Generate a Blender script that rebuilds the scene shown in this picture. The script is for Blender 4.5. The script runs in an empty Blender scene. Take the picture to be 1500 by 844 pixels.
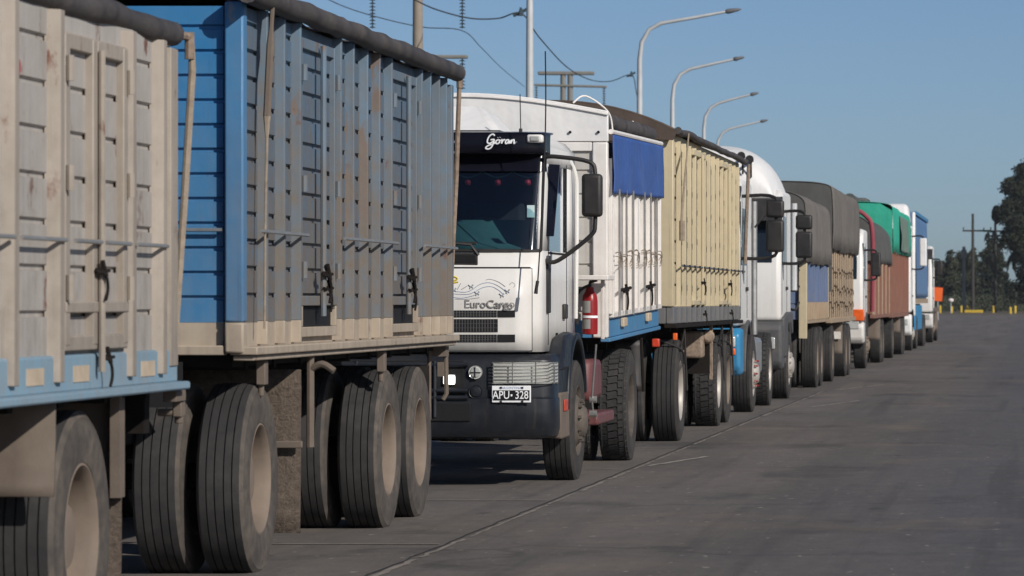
import bpy, bmesh, math, random
from mathutils import Vector, Matrix, noise
R = math.radians
random.seed(7)
scene = bpy.context.scene
C = scene.collection

# ------------------------------------------------------------------ camera
CAMZ = 1.45
cam_d = bpy.data.cameras.new('camera')
cam = bpy.data.objects.new('camera', cam_d); C.objects.link(cam)
cam.location = (0, 0, CAMZ); cam.rotation_euler = (R(90), 0, 0)
cam_d.lens = 144; cam_d.sensor_width = 36
cam_d.shift_x = -775/1500; cam_d.shift_y = 18/1500
cam_d.clip_start = 0.5; cam_d.clip_end = 6000
cam_d.dof.use_dof = True; cam_d.dof.focus_distance = 32.5; cam_d.dof.aperture_fstop = 9
scene.camera = cam

# ------------------------------------------------------------------ light
SUNV = Vector((1.36, -1.32, 1.06)).normalized()
EL = math.asin(SUNV.z); AZ = math.atan2(SUNV.x, SUNV.y)
w = bpy.data.worlds.new('World'); scene.world = w; w.use_nodes = True
nt = w.node_tree; nt.nodes.clear()
sky = nt.nodes.new('ShaderNodeTexSky'); sky.sky_type = 'NISHITA'; sky.sun_disc = False
sky.sun_elevation = EL; sky.sun_rotation = AZ
sky.altitude = 0; sky.air_density = 0.6; sky.dust_density = 0.6; sky.ozone_density = 4.5
bg = nt.nodes.new('ShaderNodeBackground'); bg.inputs[1].default_value = 0.074
ow = nt.nodes.new('ShaderNodeOutputWorld')
nt.links.new(sky.outputs[0], bg.inputs[0]); nt.links.new(bg.outputs[0], ow.inputs[0])
sd = bpy.data.lights.new('sun', 'SUN'); sd.energy = 4.0; sd.angle = R(0.5); sd.color = (1, 0.95, 0.88)
sun = bpy.data.objects.new('sun', sd); C.objects.link(sun)
sun.rotation_euler = SUNV.to_track_quat('Z', 'Y').to_euler(); sun.location = (20, -20, 30)
scene.view_settings.view_transform = 'Standard'; scene.view_settings.look = 'None'
scene.view_settings.exposure = 0.0; scene.view_settings.gamma = 1
scene.view_settings.use_curve_mapping = False

# ------------------------------------------------------------------ materials
class NG:
    def __init__(s, name):
        s.m = bpy.data.materials.new(name); s.m.use_nodes = True
        s.t = s.m.node_tree; s.t.nodes.clear()
        s.out = s.n('ShaderNodeOutputMaterial'); s.b = s.n('ShaderNodeBsdfPrincipled')
        s.l(s.b.outputs[0], s.out.inputs[0])
        s.pos = s.n('ShaderNodeNewGeometry').outputs['Position']
    def n(s, t): return s.t.nodes.new(t)
    def l(s, a, b): s.t.links.new(a, b)
    def put(s, sock, v):
        if hasattr(v, 'is_linked') or hasattr(v, 'links'): s.l(v, sock)
        else: sock.default_value = v
    def noise(s, scale, detail=5, rough=.6, stretch=None, off=(0, 0, 0)):
        mp = s.n('ShaderNodeMapping'); s.l(s.pos, mp.inputs[0])
        mp.inputs['Location'].default_value = off
        if stretch: mp.inputs['Scale'].default_value = stretch
        x = s.n('ShaderNodeTexNoise'); s.l(mp.outputs[0], x.inputs['Vector'])
        x.inputs['Scale'].default_value = scale; x.inputs['Detail'].default_value = detail
        x.inputs['Roughness'].default_value = rough
        return x.outputs['Fac']
    def ramp(s, v, lo, hi, a=0., b=1.):
        x = s.n('ShaderNodeMapRange'); x.clamp = True
        s.l(v, x.inputs[0]); x.inputs[1].default_value = lo; x.inputs[2].default_value = hi
        x.inputs[3].default_value = a; x.inputs[4].default_value = b
        return x.outputs[0]
    def mul(s, a, b, op='MULTIPLY'):
        x = s.n('ShaderNodeMath'); x.operation = op; x.use_clamp = True
        s.put(x.inputs[0], a); s.put(x.inputs[1], b); return x.outputs[0]
    def mix(s, f, a, b):
        x = s.n('ShaderNodeMix'); x.data_type = 'RGBA'
        s.put(x.inputs[0], f)
        for k, v in ((6, a), (7, b)):
            if isinstance(v, tuple): v = (*v[:3], 1)
            s.put(x.inputs[k], v)
        return x.outputs[2]
    def z(s):
        x = s.n('ShaderNodeSeparateXYZ'); s.l(s.pos, x.inputs[0]); return x.outputs[2]
    def bump(s, h, strength=.3, dist=.01):
        x = s.n('ShaderNodeBump'); x.inputs['Strength'].default_value = strength
        x.inputs['Distance'].default_value = dist
        s.l(h, x.inputs['Height']); s.l(x.outputs[0], s.b.inputs['Normal'])
    def fin(s, col, rough=.6, metal=0., spec=.4):
        if isinstance(col, tuple): col = (*col[:3], 1)
        s.put(s.b.inputs['Base Color'], col); s.put(s.b.inputs['Roughness'], rough)
        s.b.inputs['Metallic'].default_value = metal
        s.b.inputs['Specular IOR Level'].default_value = spec
        return s.m

RUST = (.13, .05, .028)
DUST = (.27, .22, .175)
def painted(name, base, dust=DUST, amt=.5, zr=(1.0, 3.2), rust=.0, var=.12, rough=.55, chip=None, seed=0, low=.35, bump=.25, streak=.6, runs=.45):
    g = NG(name); o = (seed*3.7, seed*1.3, seed*2.1)
    big = g.noise(1.3, 4, .6, None, o)
    fine = g.noise(9, 8, .65, None, o)
    st = g.noise(1, 5, .6, (14, 14, .7), o)
    v = g.ramp(big, .3, .7, 1-var, 1+var)
    hsv = g.n('ShaderNodeHueSaturation'); hsv.inputs['Color'].default_value = (*base, 1); g.l(v, hsv.inputs['Value'])
    col = hsv.outputs[0]
    if chip:
        cf = g.ramp(g.noise(3.2, 6, .6, (1, 1, .45), (o[0]+9, 2, 5)), .565, .60)
        col = g.mix(cf, col, chip)
    hz = g.ramp(g.z(), zr[0], zr[1], 1., low)
    d = g.mul(hz, g.ramp(st, .3, .72, 1-streak, 1.))
    d = g.mul(d, g.ramp(fine, .3, .7, .55, 1.1))
    d = g.mul(d, amt)
    col = g.mix(d, col, dust)
    if rust > 0:
        rf = g.ramp(g.noise(5, 9, .7, (1, 1, .5), (o[0]+4, 7, 3)), .74-rust, .80-rust)
        rf = g.mul(rf, g.ramp(fine, .35, .6))
        col = g.mix(rf, col, RUST)
    run = g.mul(g.ramp(g.noise(1, 6, .7, (22, 22, .9), (o[0]+3, 1, 6)), .56, .72), g.ramp(g.noise(.9, 3, .5, None, (o[0], 5, 8)), .40, .62))
    col = g.mix(g.mul(run, runs), col, (.075, .058, .046))
    blot = g.ramp(g.noise(2.2, 7, .7, (1, 1, .8), (o[0]+8, 3, 1)), .52, .72)
    col = g.mix(g.mul(blot, runs*.55), col, dust)
    g.bump(g.noise(3, 3, .5, None, o), bump*2, .022)
    return g.fin(col, g.ramp(fine, .3, .7, rough-.1, rough+.15))

def plain(name, base, rough=.6, metal=0., var=.2, scale=6, spec=.4, bump=0., dust=0.):
    g = NG(name)
    n = g.noise(scale, 6, .65)
    hsv = g.n('ShaderNodeHueSaturation'); hsv.inputs['Color'].default_value = (*base, 1)
    g.l(g.ramp(n, .25, .75, 1-var, 1+var), hsv.inputs['Value'])
    col = hsv.outputs[0]
    if dust: col = g.mix(g.mul(g.ramp(g.noise(2.5, 8, .7), .35, .7), dust), col, DUST)
    if bump: g.bump(g.noise(scale*6, 6, .7), bump, .01)
    return g.fin(col, g.ramp(n, .2, .8, max(.05, rough-.1), min(1, rough+.1)), metal, spec)

M = {}
M['beige'] = painted('beige paint', (.44, .41, .375), (.19, .165, .14), .9, (1.0, 2.7), .15, .1, .6, None, 1, .35)
M['beige_rib'] = painted('beige rib paint', (.38, .33, .275), (.18, .15, .122), .95, (1.0, 2.7), .12, .1, .6, None, 2, .4)
M['pale_blue'] = painted('pale blue rail paint', (.17, .32, .43), (.26, .23, .20), .75, (.9, 1.5), .05, .1, .6, None, 3)
M['tan_patch'] = plain('tan reflector patch', (.46, .37, .27), .7)
M['blue_front'] = painted('bright blue paint', (.030, .175, .375), (.15, .20, .24), .75, (1.1, 2.8), .05, .1, .5, None, 4, .05)
M['blue_post'] = painted('post blue paint', (.05, .185, .36), (.17, .17, .17), .65, (1.1, 2.8), .08, .1, .5, (.22, .24, .26), 5, .2)
M['blue_side'] = painted('faded blue paint', (.058, .165, .28), (.140, .118, .098), 1.35, (1.5, 3.5), .08, .2, .6, (.12, .16, .19), 6, .30, streak=.35)
M['blue_rib'] = painted('faded blue rib paint', (.082, .185, .29), (.165, .142, .118), 1.3, (1.5, 3.6), .12, .2, .6, (.17, .11, .095), 7, .32, streak=.35)
M['beige_base'] = painted('beige base paint', (.43, .36, .275), (.19, .15, .12), .8, (1.0, 1.6), .15, .12, .7, None, 8)
M['white'] = painted('white cab paint', (.74, .72, .68), (.36, .31, .25), .55, (.8, 2.0), 0., .04, .35, None, 9, .05, bump=.03, runs=.16)
M['white_body'] = painted('white body paint', (.78, .75, .71), (.42, .33, .25), .55, (1.1, 3.2), .08, .06, .5, None, 10, .12)
M['box_front'] = painted('dusty box front', (.55, .53, .49), (.30, .26, .22), .8, (1.0, 3.4), .08, .1, .6, None, 31, .3)
M['body_blue'] = painted('body blue paint', (.028, .19, .38), (.25, .22, .19), .4, (.9, 1.5), .03, .1, .5, None, 11)
M['cream'] = painted('cream paint', (.56, .475, .31), (.33, .27, .185), .6, (1.2, 3.2), .07, .08, .55, None, 12, .25)
M['cream_grey'] = painted('grey skirt paint', (.10, .11, .12), DUST, .45, (1., 1.6), .05)
M['tarp_grey'] = plain('dark grey tarpaulin', (.052, .048, .049), .7, 0, .4, 5, .3, .7, .18)
M['tarp_brown'] = plain('brown tarpaulin', (.085, .062, .05), .8, 0, .25, 2, .2, .4, .2)
M['tarp_dusty'] = painted('dusty tarpaulin', (.105, .098, .09), (.20, .175, .15), .85, (1.6, 3.6), 0, .2, .85, None, 13, .55, .5)
M['tarp_slate'] = painted('slate tarpaulin', (.07, .072, .07), (.14, .13, .115), .6, (1.6, 3.6), 0, .2, .8, None, 20, .5, .4)
M['tarp_blue'] = painted('royal blue tarpaulin', (.022, .085, .33), (.14, .16, .22), .4, (2.2, 3.0), 0, .15, .5, None, 14, .4, .6)
M['tarp_green'] = painted('green tarpaulin', (.018, .36, .235), (.12, .2, .17), .3, (2.5, 4), 0, .15, .6, None, 15, .3, .6)
M['green_dusty'] = painted('dusty green tarpaulin', (.10, .20, .16), (.20, .19, .165), .9, (2.0, 4), 0, .15, .8, None, 41, .6)
M['brown_wood'] = painted('red brown boards', (.20, .075, .048), (.24, .17, .13), .55, (1., 2.8), .0, .2, .7, None, 16)
M['tan_wood'] = painted('tan slats', (.38, .285, .19), (.22, .165, .12), .7, (1., 2.6), .06, .15, .7, None, 17)
M['slat_blue'] = painted('dusty blue slats', (.08, .14, .27), (.22, .18, .15), .6, (1., 2.4), .03, .15, .6, None, 18)
M['navy'] = painted('navy bumper plastic', (.008, .011, .017), (.09, .08, .07), .16, (.3, 1.2), 0, .1, .42, None, 19, .1, .15)
M['black_gloss'] = plain('glossy black visor', (.006, .006, .010), .18, 0, .1, 3, .22)
M['black'] = plain('black plastic', (.014, .014, .015), .5, 0, .2, 8, .4, 0, .12)
M['dark'] = plain('dark chassis metal', (.012, .010, .009), .85, 0, .3, 6, .15, .3, .03)
M['void'] = plain('dark grille backing', (.006, .006, .007), .8)
M['brown_metal'] = plain('dusty brown metal', (.145, .115, .092), .8, 0, .2, 5, .3, .2)
M['mud'] = NG('caked mud flap')
_n = M['mud'].noise(28, 8, .75); M['mud'].bump(_n, 1., .04)
M['mud'] = M['mud'].fin(M['mud'].mix(M['mud'].ramp(_n, .35, .65), (.10, .078, .06), (.20, .155, .12)), .95)
M['rope'] = plain('dusty webbing', (.28, .225, .17), .9, 0, .3, 20)
M['rust'] = plain('rusty rod', (.24, .18, .135), .85, 0, .5, 25)
M['steel'] = plain('bare steel', (.45, .44, .42), .4, .7, .2, 10, .5, 0, .25)
M['chrome'] = plain('chrome guard', (.72, .70, .64), .25, .9, .1)
M['red'] = plain('extinguisher red', (.25, .011, .011), .35)
M['maroon'] = painted('maroon tank paint', (.115, .022, .026), (.20, .15, .13), .45, (.4, 1.3), .03, .1, .5, None, 21)
M['hoop_red'] = plain('faded red hoop', (.26, .045, .06), .6)
M['pink'] = plain('red tassel', (.40, .02, .04), .6)
M['orange'] = plain('orange lens', (.75, .12, .02), .3)
M['redlens'] = plain('red lens', (.55, .05, .02), .3, 0, .2, 20, .4, 0, .2)
M['lens'] = plain('clear lens', (.55, .55, .52), .1, .3)
M['mark_blue'] = plain('blue drawing ink', (.26, .34, .50), .6)
M['mark_grey'] = plain('grey drawing ink', (.40, .41, .43), .6)
M['mark_yellow'] = plain('yellow drawing ink', (.65, .50, .05), .6)
M['text_white'] = plain('white lettering', (.85, .85, .85), .5, 0, .02)
M['text_silver'] = plain('grey lettering', (.36, .345, .33), .35, .4)
M['plate_black'] = plain('plate black', (.012, .012, .014), .4)
M['paper'] = plain('paper sticker', (.55, .68, .68), .6)
M['label_grey'] = plain('faded label', (.30, .29, .27), .6)
M['dash'] = plain('teal dashboard', (.05, .13, .14), .6)
M['seat'] = plain('dark seat cloth', (.01, .012, .018), .9)
M['truck_blue'] = painted('bumper blue paint', (.015, .21, .42), (.2, .2, .2), .25, (.4, 1.2), 0, .08, .4, None, 22)
M['curtain_blue'] = painted('blue curtain', (.055, .165, .35), (.20, .22, .25), .7, (1., 4), 0, .15, .6, None, 23, .5, .5)
M['white_tarp'] = painted('white fibreglass', (.76, .75, .73), (.5, .46, .4), .25, (2.4, 3.8), 0, .05, .45, None, 24, .3, .5, runs=.12)
M['grey_plastic'] = plain('grey plastic', (.07, .072, .075), .6, 0, .15, 5, .3, 0, .2)
M['pole'] = plain('galvanised pole', (.50, .51, .51), .45, .1, .12, 2)
M['lamp_head'] = plain('lamp housing', (.13, .13, .135), .5)
M['concrete'] = plain('pylon concrete', (.26, .22, .175), .85, 0, .15, 3)
M['far_concrete'] = plain('weathered concrete', (.20, .19, .17), .85, 0, .15, 3)
M['insul'] = plain('insulator glass', (.05, .07, .08), .25)
M['wire'] = plain('cable', (.03, .035, .04), .6)
M['wood_pole'] = plain('weathered timber', (.045, .04, .036), .9, 0, .3, 5)
M['yellow'] = plain('yellow paint', (.52, .35, .03), .6, 0, .15, 4)
M['sign_orange'] = plain('orange panel paint', (.80, .13, .02), .5, 0, .1)
M['sign_white'] = plain('pale sign paint', (.7, .62, .6), .5)
M['trunk'] = plain('bark', (.10, .085, .07), .9, 0, .3, 4)

def glass_mat(name, tint, refl=1.0, rough=.03):
    g = NG(name); g.t.nodes.remove(g.b)
    tr = g.n('ShaderNodeBsdfTransparent'); tr.inputs[0].default_value = (*tint, 1)
    gl = g.n('ShaderNodeBsdfGlossy'); gl.inputs['Roughness'].default_value = rough
    gl.inputs['Color'].default_value = (.9, .95, 1, 1)
    fr = g.n('ShaderNodeFresnel'); fr.inputs[0].default_value = 1.5
    mx = g.n('ShaderNodeMixShader')
    g.l(g.mul(fr.outputs[0], refl), mx.inputs[0]); g.l(tr.outputs[0], mx.inputs[1]); g.l(gl.outputs[0], mx.inputs[2])
    g.l(mx.outputs[0], g.out.inputs[0]); return g.m
M['glass'] = glass_mat('cab glass', (.66, .78, .80), 1.9)
M['dark_glass'] = plain('dark cab window', (.012, .018, .024), .06, 0, .1, 3, .6)
_e = NG('lit lamp'); _e.b.inputs['Emission Color'].default_value = (1, .97, .9, 1); _e.b.inputs['Emission Strength'].default_value = 4
M['lit'] = _e.fin((.9, .9, .85), .3)

def tyre_mat(name, base, dusty, amt):
    g = NG(name)
    n = g.noise(14, 7, .65); b = g.noise(3, 4, .6)
    f = g.mul(g.ramp(n, .3, .7, .2, 1.), g.ramp(b, .3, .68, .25, 1.))
    g.bump(g.noise(60, 4, .6), .25, .004)
    return g.fin(g.mix(g.mul(f, amt), base, dusty), .88, 0, .25)
M['tread'] = tyre_mat('tyre tread', (.025, .025, .026), (.068, .064, .060), .85)
M['sidewall'] = tyre_mat('tyre sidewall', (.045, .042, .04), (.155, .128, .104), .95)
M['sidewall_dark'] = tyre_mat('dark tyre sidewall', (.03, .029, .028), (.10, .088, .078), .7)
M['groove'] = plain('tyre groove', (.006, .006, .006), .95)
M['rim_tan'] = plain('dusty rim', (.185, .145, .113), .75, 0, .2, 5, .3, .1)
M['rim_silver'] = plain('silver rim', (.42, .39, .35), .5, .2, .2, 6, .4, 0, .4)
M['rim_dark'] = plain('dark rim', (.05, .042, .037), .7, 0, .2, 6, .3, 0, .4)

def asphalt():
    g = NG('asphalt')
    big = g.noise(.12, 4, .6); mid = g.noise(.9, 6, .65, (1, .35, 1)); fine = g.noise(38, 6, .75); grit = g.noise(150, 3, .6)
    long = g.noise(1, 5, .6, (1.3, .035, 1))
    sx = g.n('ShaderNodeSeparateXYZ'); g.l(g.pos, sx.inputs[0])
    wob = g.n('ShaderNodeMath'); wob.operation = 'MULTIPLY_ADD'; g.l(g.noise(.35, 4, .6, (1, .25, 1), (5, 1, 2)), wob.inputs[0]); wob.inputs[1].default_value = 2.2; g.l(sx.outputs[0], wob.inputs[2])
    lane = g.ramp(wob.outputs[0], -.6, .7)                       # newer bluish lane away from the queue
    slab = g.ramp(sx.outputs[0], -3.6, -3.45, 1, 0)              # concrete slabs under the queue
    col = g.mix(g.ramp(big, .3, .7), (.150, .128, .111), (.190, .164, .142))
    col = g.mix(g.mul(slab, .45), col, (.19, .165, .14))
    col = g.mix(g.ramp(mid, .35, .72, 0, .6), col, (.090, .081, .075))
    col = g.mix(g.ramp(long, .40, .66, 0, .6), col, (.185, .162, .142))
    lg2 = g.noise(1, 5, .65, (.9, .03, 1), (11, 4, 0))
    col = g.mix(g.ramp(lg2, .48, .64, 0, .65), col, (.082, .076, .073))
    col = g.mix(g.mul(lane, .75), col, (.094, .093, .100))
    cloud = g.noise(.45, 7, .7, (1, .5, 1), (2, 9, 0))
    col = g.mix(g.ramp(cloud, .42, .7, 0, .45), col, (.085, .079, .075))
    col = g.mix(g.ramp(fine, .5, .72, 0, .65), col, (.23, .205, .18))
    col = g.mix(g.ramp(grit, .53, .66, 0, .6), col, (.045, .042, .04))
    gran = g.noise(7, 6, .75, (1, .45, 1), (4, 4, 0))
    col = g.mix(g.ramp(gran, .5, .7, 0, .28), col, (.20, .178, .155)); col = g.mix(g.ramp(gran, .5, .32, 0, .32), col, (.075, .068, .063))
    fleck = g.ramp(g.noise(13, 2, .5, (1, .4, 1), (1, 3, 0)), .69, .72)
    col = g.mix(g.mul(fleck, .7), col, (.34, .31, .27))
    oil = g.ramp(g.noise(.55, 5, .6, (1, .5, 1), (3, 8, 0)), .56, .66)
    col = g.mix(g.mul(oil, .6), col, (.055, .05, .048))
    spot = g.ramp(g.noise(3.5, 4, .6, (1, .35, 1), (7, 1, 0)), .66, .71)
    col = g.mix(g.mul(spot, .65), col, (.05, .046, .044))
    vo = g.n('ShaderNodeTexVoronoi'); vo.feature = 'DISTANCE_TO_EDGE'; vo.inputs['Scale'].default_value = .16
    wv = g.n('ShaderNodeMixRGB') if False else g.n('ShaderNodeVectorMath'); wv.operation = 'MULTIPLY_ADD'
    nc = g.n('ShaderNodeTexNoise'); nc.inputs['Scale'].default_value = .8; nc.inputs['Detail'].default_value = 6; g.l(g.pos, nc.inputs['Vector'])
    g.l(nc.outputs['Color'], wv.inputs[0]); wv.inputs[1].default_value = (2.4, 2.4, 0); g.l(g.pos, wv.inputs[2]); g.l(wv.outputs[0], vo.inputs['Vector'])
    crk = g.mul(g.ramp(vo.outputs['Distance'], .004, .009, 1, 0), g.ramp(cloud, .42, .55)); col = g.mix(g.mul(crk, .35), col, (.03, .028, .027))
    trk = g.noise(1, 4, .6, (2.6, .05, 1), (31, 2, 0)); col = g.mix(g.ramp(trk, .56, .66, 0, .4), col, (.062, .057, .055))
    ear = g.ramp(g.noise(.5, 6, .7, (1, .6, 1), (17, 3, 4)), .56, .72); col = g.mix(g.mul(ear, .45), col, (.24, .185, .13))
    scr = g.ramp(g.noise(1, 3, .5, (1.6, 9, 1), (7, 21, 0)), .70, .73)
    col = g.mix(g.mul(scr, .4), col, (.26, .23, .2))
    g.bump(g.mul(g.mul(fine, .6), g.mul(grit, .8), 'ADD'), .55, .012)
    return g.fin(col, g.ramp(mid, .3, .7, .72, .9), 0, .35)
M['asphalt'] = asphalt()
g = NG('dry ground'); n1 = g.noise(.25, 6, .65); n2 = g.noise(6, 6, .7)
c_ = g.mix(g.ramp(n1, .38, .62), (.085, .075, .04), (.17, .135, .095)); c_ = g.mix(g.ramp(n2, .4, .7, 0, .6), c_, (.05, .055, .025))
g.bump(n2, .6, .05); M['ground'] = g.fin(c_, .95)
M['joint'] = plain('joint filler', (.235, .205, .175), .9, 0, .35, 5)
M['crack'] = plain('dark joint', (.03, .028, .027), .95, 0, .3, 5)
M['chalk'] = plain('worn white marking', (.32, .29, .25), .9, 0, .4, 8)
M['kerb'] = plain('kerb concrete', (.28, .26, .23), .9, 0, .2, 4)
def leaf_mat(name, a, b):
    g = NG(name); n = g.noise(.55, 4, .6); n2 = g.noise(3, 3, .6)
    c = g.mix(g.ramp(n, .35, .65), a, b); c = g.mix(g.ramp(n2, .35, .7, 0, .5), c, a)
    return g.fin(c, .7, 0, .2)
M['leaf'] = leaf_mat('dark foliage', (.018, .025, .016), (.042, .050, .028))
M['leaf2'] = leaf_mat('olive foliage', (.034, .042, .025), (.066, .072, .042))
M['grass'] = leaf_mat('dry grass', (.07, .075, .03), (.16, .13, .07))

# ------------------------------------------------------------------ mesh builder
def world_loc(o):
    v = Vector((0, 0, 0))
    while o is not None: v += o.location; o = o.parent
    return v

class MB:
    def __init__(s): s.v = []; s.f = []; s.mi = []; s.cur = 0
    def add(s, vs, fs):
        b = len(s.v); s.v += [Vector(p) for p in vs]
        for f in fs: s.f.append([b+i for i in f]); s.mi.append(s.cur)
    def hexa(s, p):  # bottom 4 ccw, top 4 ccw
        s.add(p, [(3, 2, 1, 0), (4, 5, 6, 7), (0, 1, 5, 4), (1, 2, 6, 5), (2, 3, 7, 6), (3, 0, 4, 7)]); return s
    def box(s, x0, x1, y0, y1, z0, z1):
        x0, x1 = sorted((x0, x1)); y0, y1 = sorted((y0, y1)); z0, z1 = sorted((z0, z1))
        return s.hexa([(x0, y0, z0), (x1, y0, z0), (x1, y1, z0), (x0, y1, z0), (x0, y0, z1), (x1, y0, z1), (x1, y1, z1), (x0, y1, z1)])
    def prism(s, poly, axis, a, b):
        n = len(poly)
        def pt(p, h):
            return (h, p[0], p[1]) if axis == 'x' else ((p[0], h, p[1]) if axis == 'y' else (p[0], p[1], h))
        vs = [pt(p, a) for p in poly]+[pt(p, b) for p in poly]
        s.add(vs, [tuple(range(n))[::-1], tuple(range(n, 2*n))]+[(i, (i+1) % n, n+(i+1) % n, n+i) for i in range(n)]); return s
    def tube(s, pts, r, n=8, cap=True):
        pts = [Vector(p) for p in pts]; k = len(pts)
        rs = r if isinstance(r, (list, tuple)) else [r]*k
        vs = []; fs = []; up = None
        for i, p in enumerate(pts):
            t = (pts[min(i+1, k-1)]-pts[max(i-1, 0)]).normalized()
            if up is None:
                a = Vector((0, 0, 1)) if abs(t.z) < .9 else Vector((1, 0, 0))
                up = (a-t*a.dot(t)).normalized()
            else:
                up = (up-t*up.dot(t)).normalized()
            sd_ = t.cross(up)
            for j in range(n):
                an = 2*math.pi*j/n; vs.append(p+(up*math.cos(an)+sd_*math.sin(an))*rs[i])
        for i in range(k-1):
            for j in range(n):
                fs.append((i*n+j, i*n+(j+1) % n, (i+1)*n+(j+1) % n, (i+1)*n+j))
        if cap: fs += [tuple(range(n))[::-1], tuple(range((k-1)*n, k*n))]
        s.add(vs, fs); return s
    def lathe(s, prof, c, n=32, closed=False, mats=None):  # prof (r, h) about the X axis
        c = Vector(c); k = len(prof); vs = []
        for r, h in prof:
            for j in range(n):
                a = 2*math.pi*j/n; vs.append(c+Vector((h, r*math.cos(a), r*math.sin(a))))
        rng = range(k) if closed else range(k-1)
        b = len(s.v); s.v += vs
        for i in rng:
            i2 = (i+1) % k
            for j in range(n):
                s.f.append([b+i*n+j, b+i2*n+j, b+i2*n+(j+1) % n, b+i*n+(j+1) % n])
                s.mi.append(mats[i] if mats else s.cur)
        return s
    def grid(s, fn, nu, nv):
        vs = [fn(i/nu, j/nv) for i in range(nu+1) for j in range(nv+1)]
        s.add(vs, [(i*(nv+1)+j, (i+1)*(nv+1)+j, (i+1)*(nv+1)+j+1, i*(nv+1)+j+1) for i in range(nu) for j in range(nv)]); return s
    def mesh(s, name, mats, off=Vector((0, 0, 0)), smooth=35, xf=None):
        me = bpy.data.meshes.new(name)
        vs = [(xf(v) if xf else v)-off for v in s.v]
        me.from_pydata([tuple(v) for v in vs], [], s.f)
        for m in (mats if isinstance(mats, (list, tuple)) else [mats]): me.materials.append(M[m] if isinstance(m, str) else m)
        me.polygons.foreach_set('material_index', s.mi)
        bm = bmesh.new(); bm.from_mesh(me); bmesh.ops.recalc_face_normals(bm, faces=bm.faces); bm.to_mesh(me); bm.free()
        if smooth:
            me.shade_smooth(); me.set_sharp_from_angle(angle=R(smooth))
        me.update(); return me
    def build(s, name, mats, parent=None, bevel=0, smooth=35, xf=None, solid=0, seg=2):
        off = world_loc(parent) if parent else Vector((0, 0, 0))
        me = s.mesh(name, mats, off, smooth, xf)
        o = bpy.data.objects.new(name, me); C.objects.link(o)
        if parent: o.parent = parent
        if solid:
            m = o.modifiers.new('solid', 'SOLIDIFY'); m.thickness = solid; m.offset = 0
        if bevel:
            m = o.modifiers.new('bevel', 'BEVEL'); m.width = bevel; m.segments = seg; m.limit_method = 'ANGLE'; m.angle_limit = R(40)
        return o

def box(name, mat, parent, x0, x1, y0, y1, z0, z1, bevel=.006, xf=None):
    return MB().box(x0, x1, y0, y1, z0, z1).build(name, mat, parent, bevel, xf=xf)
def tube(name, mat, parent, pts, r, n=8, xf=None):
    return MB().tube(pts, r, n).build(name, mat, parent, smooth=50, xf=xf)
def crv(pts, n=6):
    pts = [Vector(p) for p in pts]; out = []
    for i in range(len(pts)-1):
        p0 = pts[max(i-1, 0)]; p1 = pts[i]; p2 = pts[i+1]; p3 = pts[min(i+2, len(pts)-1)]
        for k in range(n):
            t = k/n
            out.append(.5*((2*p1)+(p2-p0)*t+(2*p0-5*p1+4*p2-p3)*t*t+(3*p1-p0-3*p2+p3)*t**3))
    out.append(pts[-1]); return out
def tag(o, label, cat, group=None, kind=None):
    if label: o['label'] = label
    if cat: o['category'] = cat
    if group: o['group'] = group
    if kind: o['kind'] = kind
    return o
def thing(name, loc, label, cat, group=None):
    o = bpy.data.objects.new(name, None); C.objects.link(o); o.location = loc; o.empty_display_size = .3
    return tag(o, label, cat, group)
def structure(o): o['kind'] = 'structure'; return o
def at(px, py, Y): s = 6000/Y; return Vector(((px-1525)/s, Y, CAMZ+(440-py)/s))
def copy_tree(o, parent=None):
    c = o.copy(); C.objects.link(c)
    if parent: c.parent = parent
    for ch in list(o.children): copy_tree(ch, c)
    return c
def text_mesh(name, txt, size, mat, parent, loc, extrude=.002, sx=1., shear=0., bold=.0, align='CENTER'):
    cu = bpy.data.curves.new(name, 'FONT'); cu.body = txt; cu.size = size; cu.extrude = extrude
    cu.align_x = align; cu.align_y = 'CENTER'; cu.shear = shear; cu.offset = bold; cu.resolution_u = 3
    t = bpy.data.objects.new(name, cu); C.objects.link(t)
    bpy.context.view_layer.update()
    me = bpy.data.meshes.new_from_object(t.evaluated_get(bpy.context.evaluated_depsgraph_get()))
    bpy.data.objects.remove(t)
    off = world_loc(parent)
    for v in me.vertices:
        p = v.co.copy(); v.co = Vector((p.x*sx, -p.z, p.y))+Vector(loc)-off
    me.materials.clear(); me.materials.append(M[mat])
    o = bpy.data.objects.new(name, me); C.objects.link(o); o.parent = parent; return o

# ------------------------------------------------------------------ setting
structure(MB().grid(lambda u, v: Vector((-2000+4000*u, -500+4500*v, 0)), 1, 1).build('ground', 'ground'))
road = MB()
Z = .004
road.add([(-7.2, -60, Z), (16, -60, Z), (16, 405, Z), (-40, 405, Z), (-40, 385, Z), (-16, 365, Z), (-9.5, 300, Z), (-8.0, 230, Z), (-7.2, 190, Z)], [tuple(range(9))])
structure(road.build('road', 'asphalt'))
jm = MB()
def wobble_line(mb, p0, p1, wd, n, z, amp=.012, sd=0):
    p0 = Vector(p0); p1 = Vector(p1); t = (p1-p0).normalized(); nn = Vector((-t.y, t.x))
    vs = []
    for i in range(n+1):
        p = p0.lerp(p1, i/n); o = amp*noise.noise(Vector((i*.7+sd, sd, 0)))*2; ww = wd*(.5+.5*abs(noise.noise(Vector((i*.9, sd+5, 1))))+.25)
        vs += [(*(p+nn*(o-ww/2)), z), (*(p+nn*(o+ww/2)), z)]
    mb.add(vs, [(2*i, 2*i+1, 2*i+3, 2*i+2) for i in range(n)])
for k_ in range(30):
    a_ = 5+2.0*k_; wobble_line(jm, (-3.50+.00068*(a_-5), a_), (-3.50+.00068*(a_-3), a_+random.uniform(1.5, 1.98)), random.uniform(.022, .05), 10, .008, .012, k_)
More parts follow.
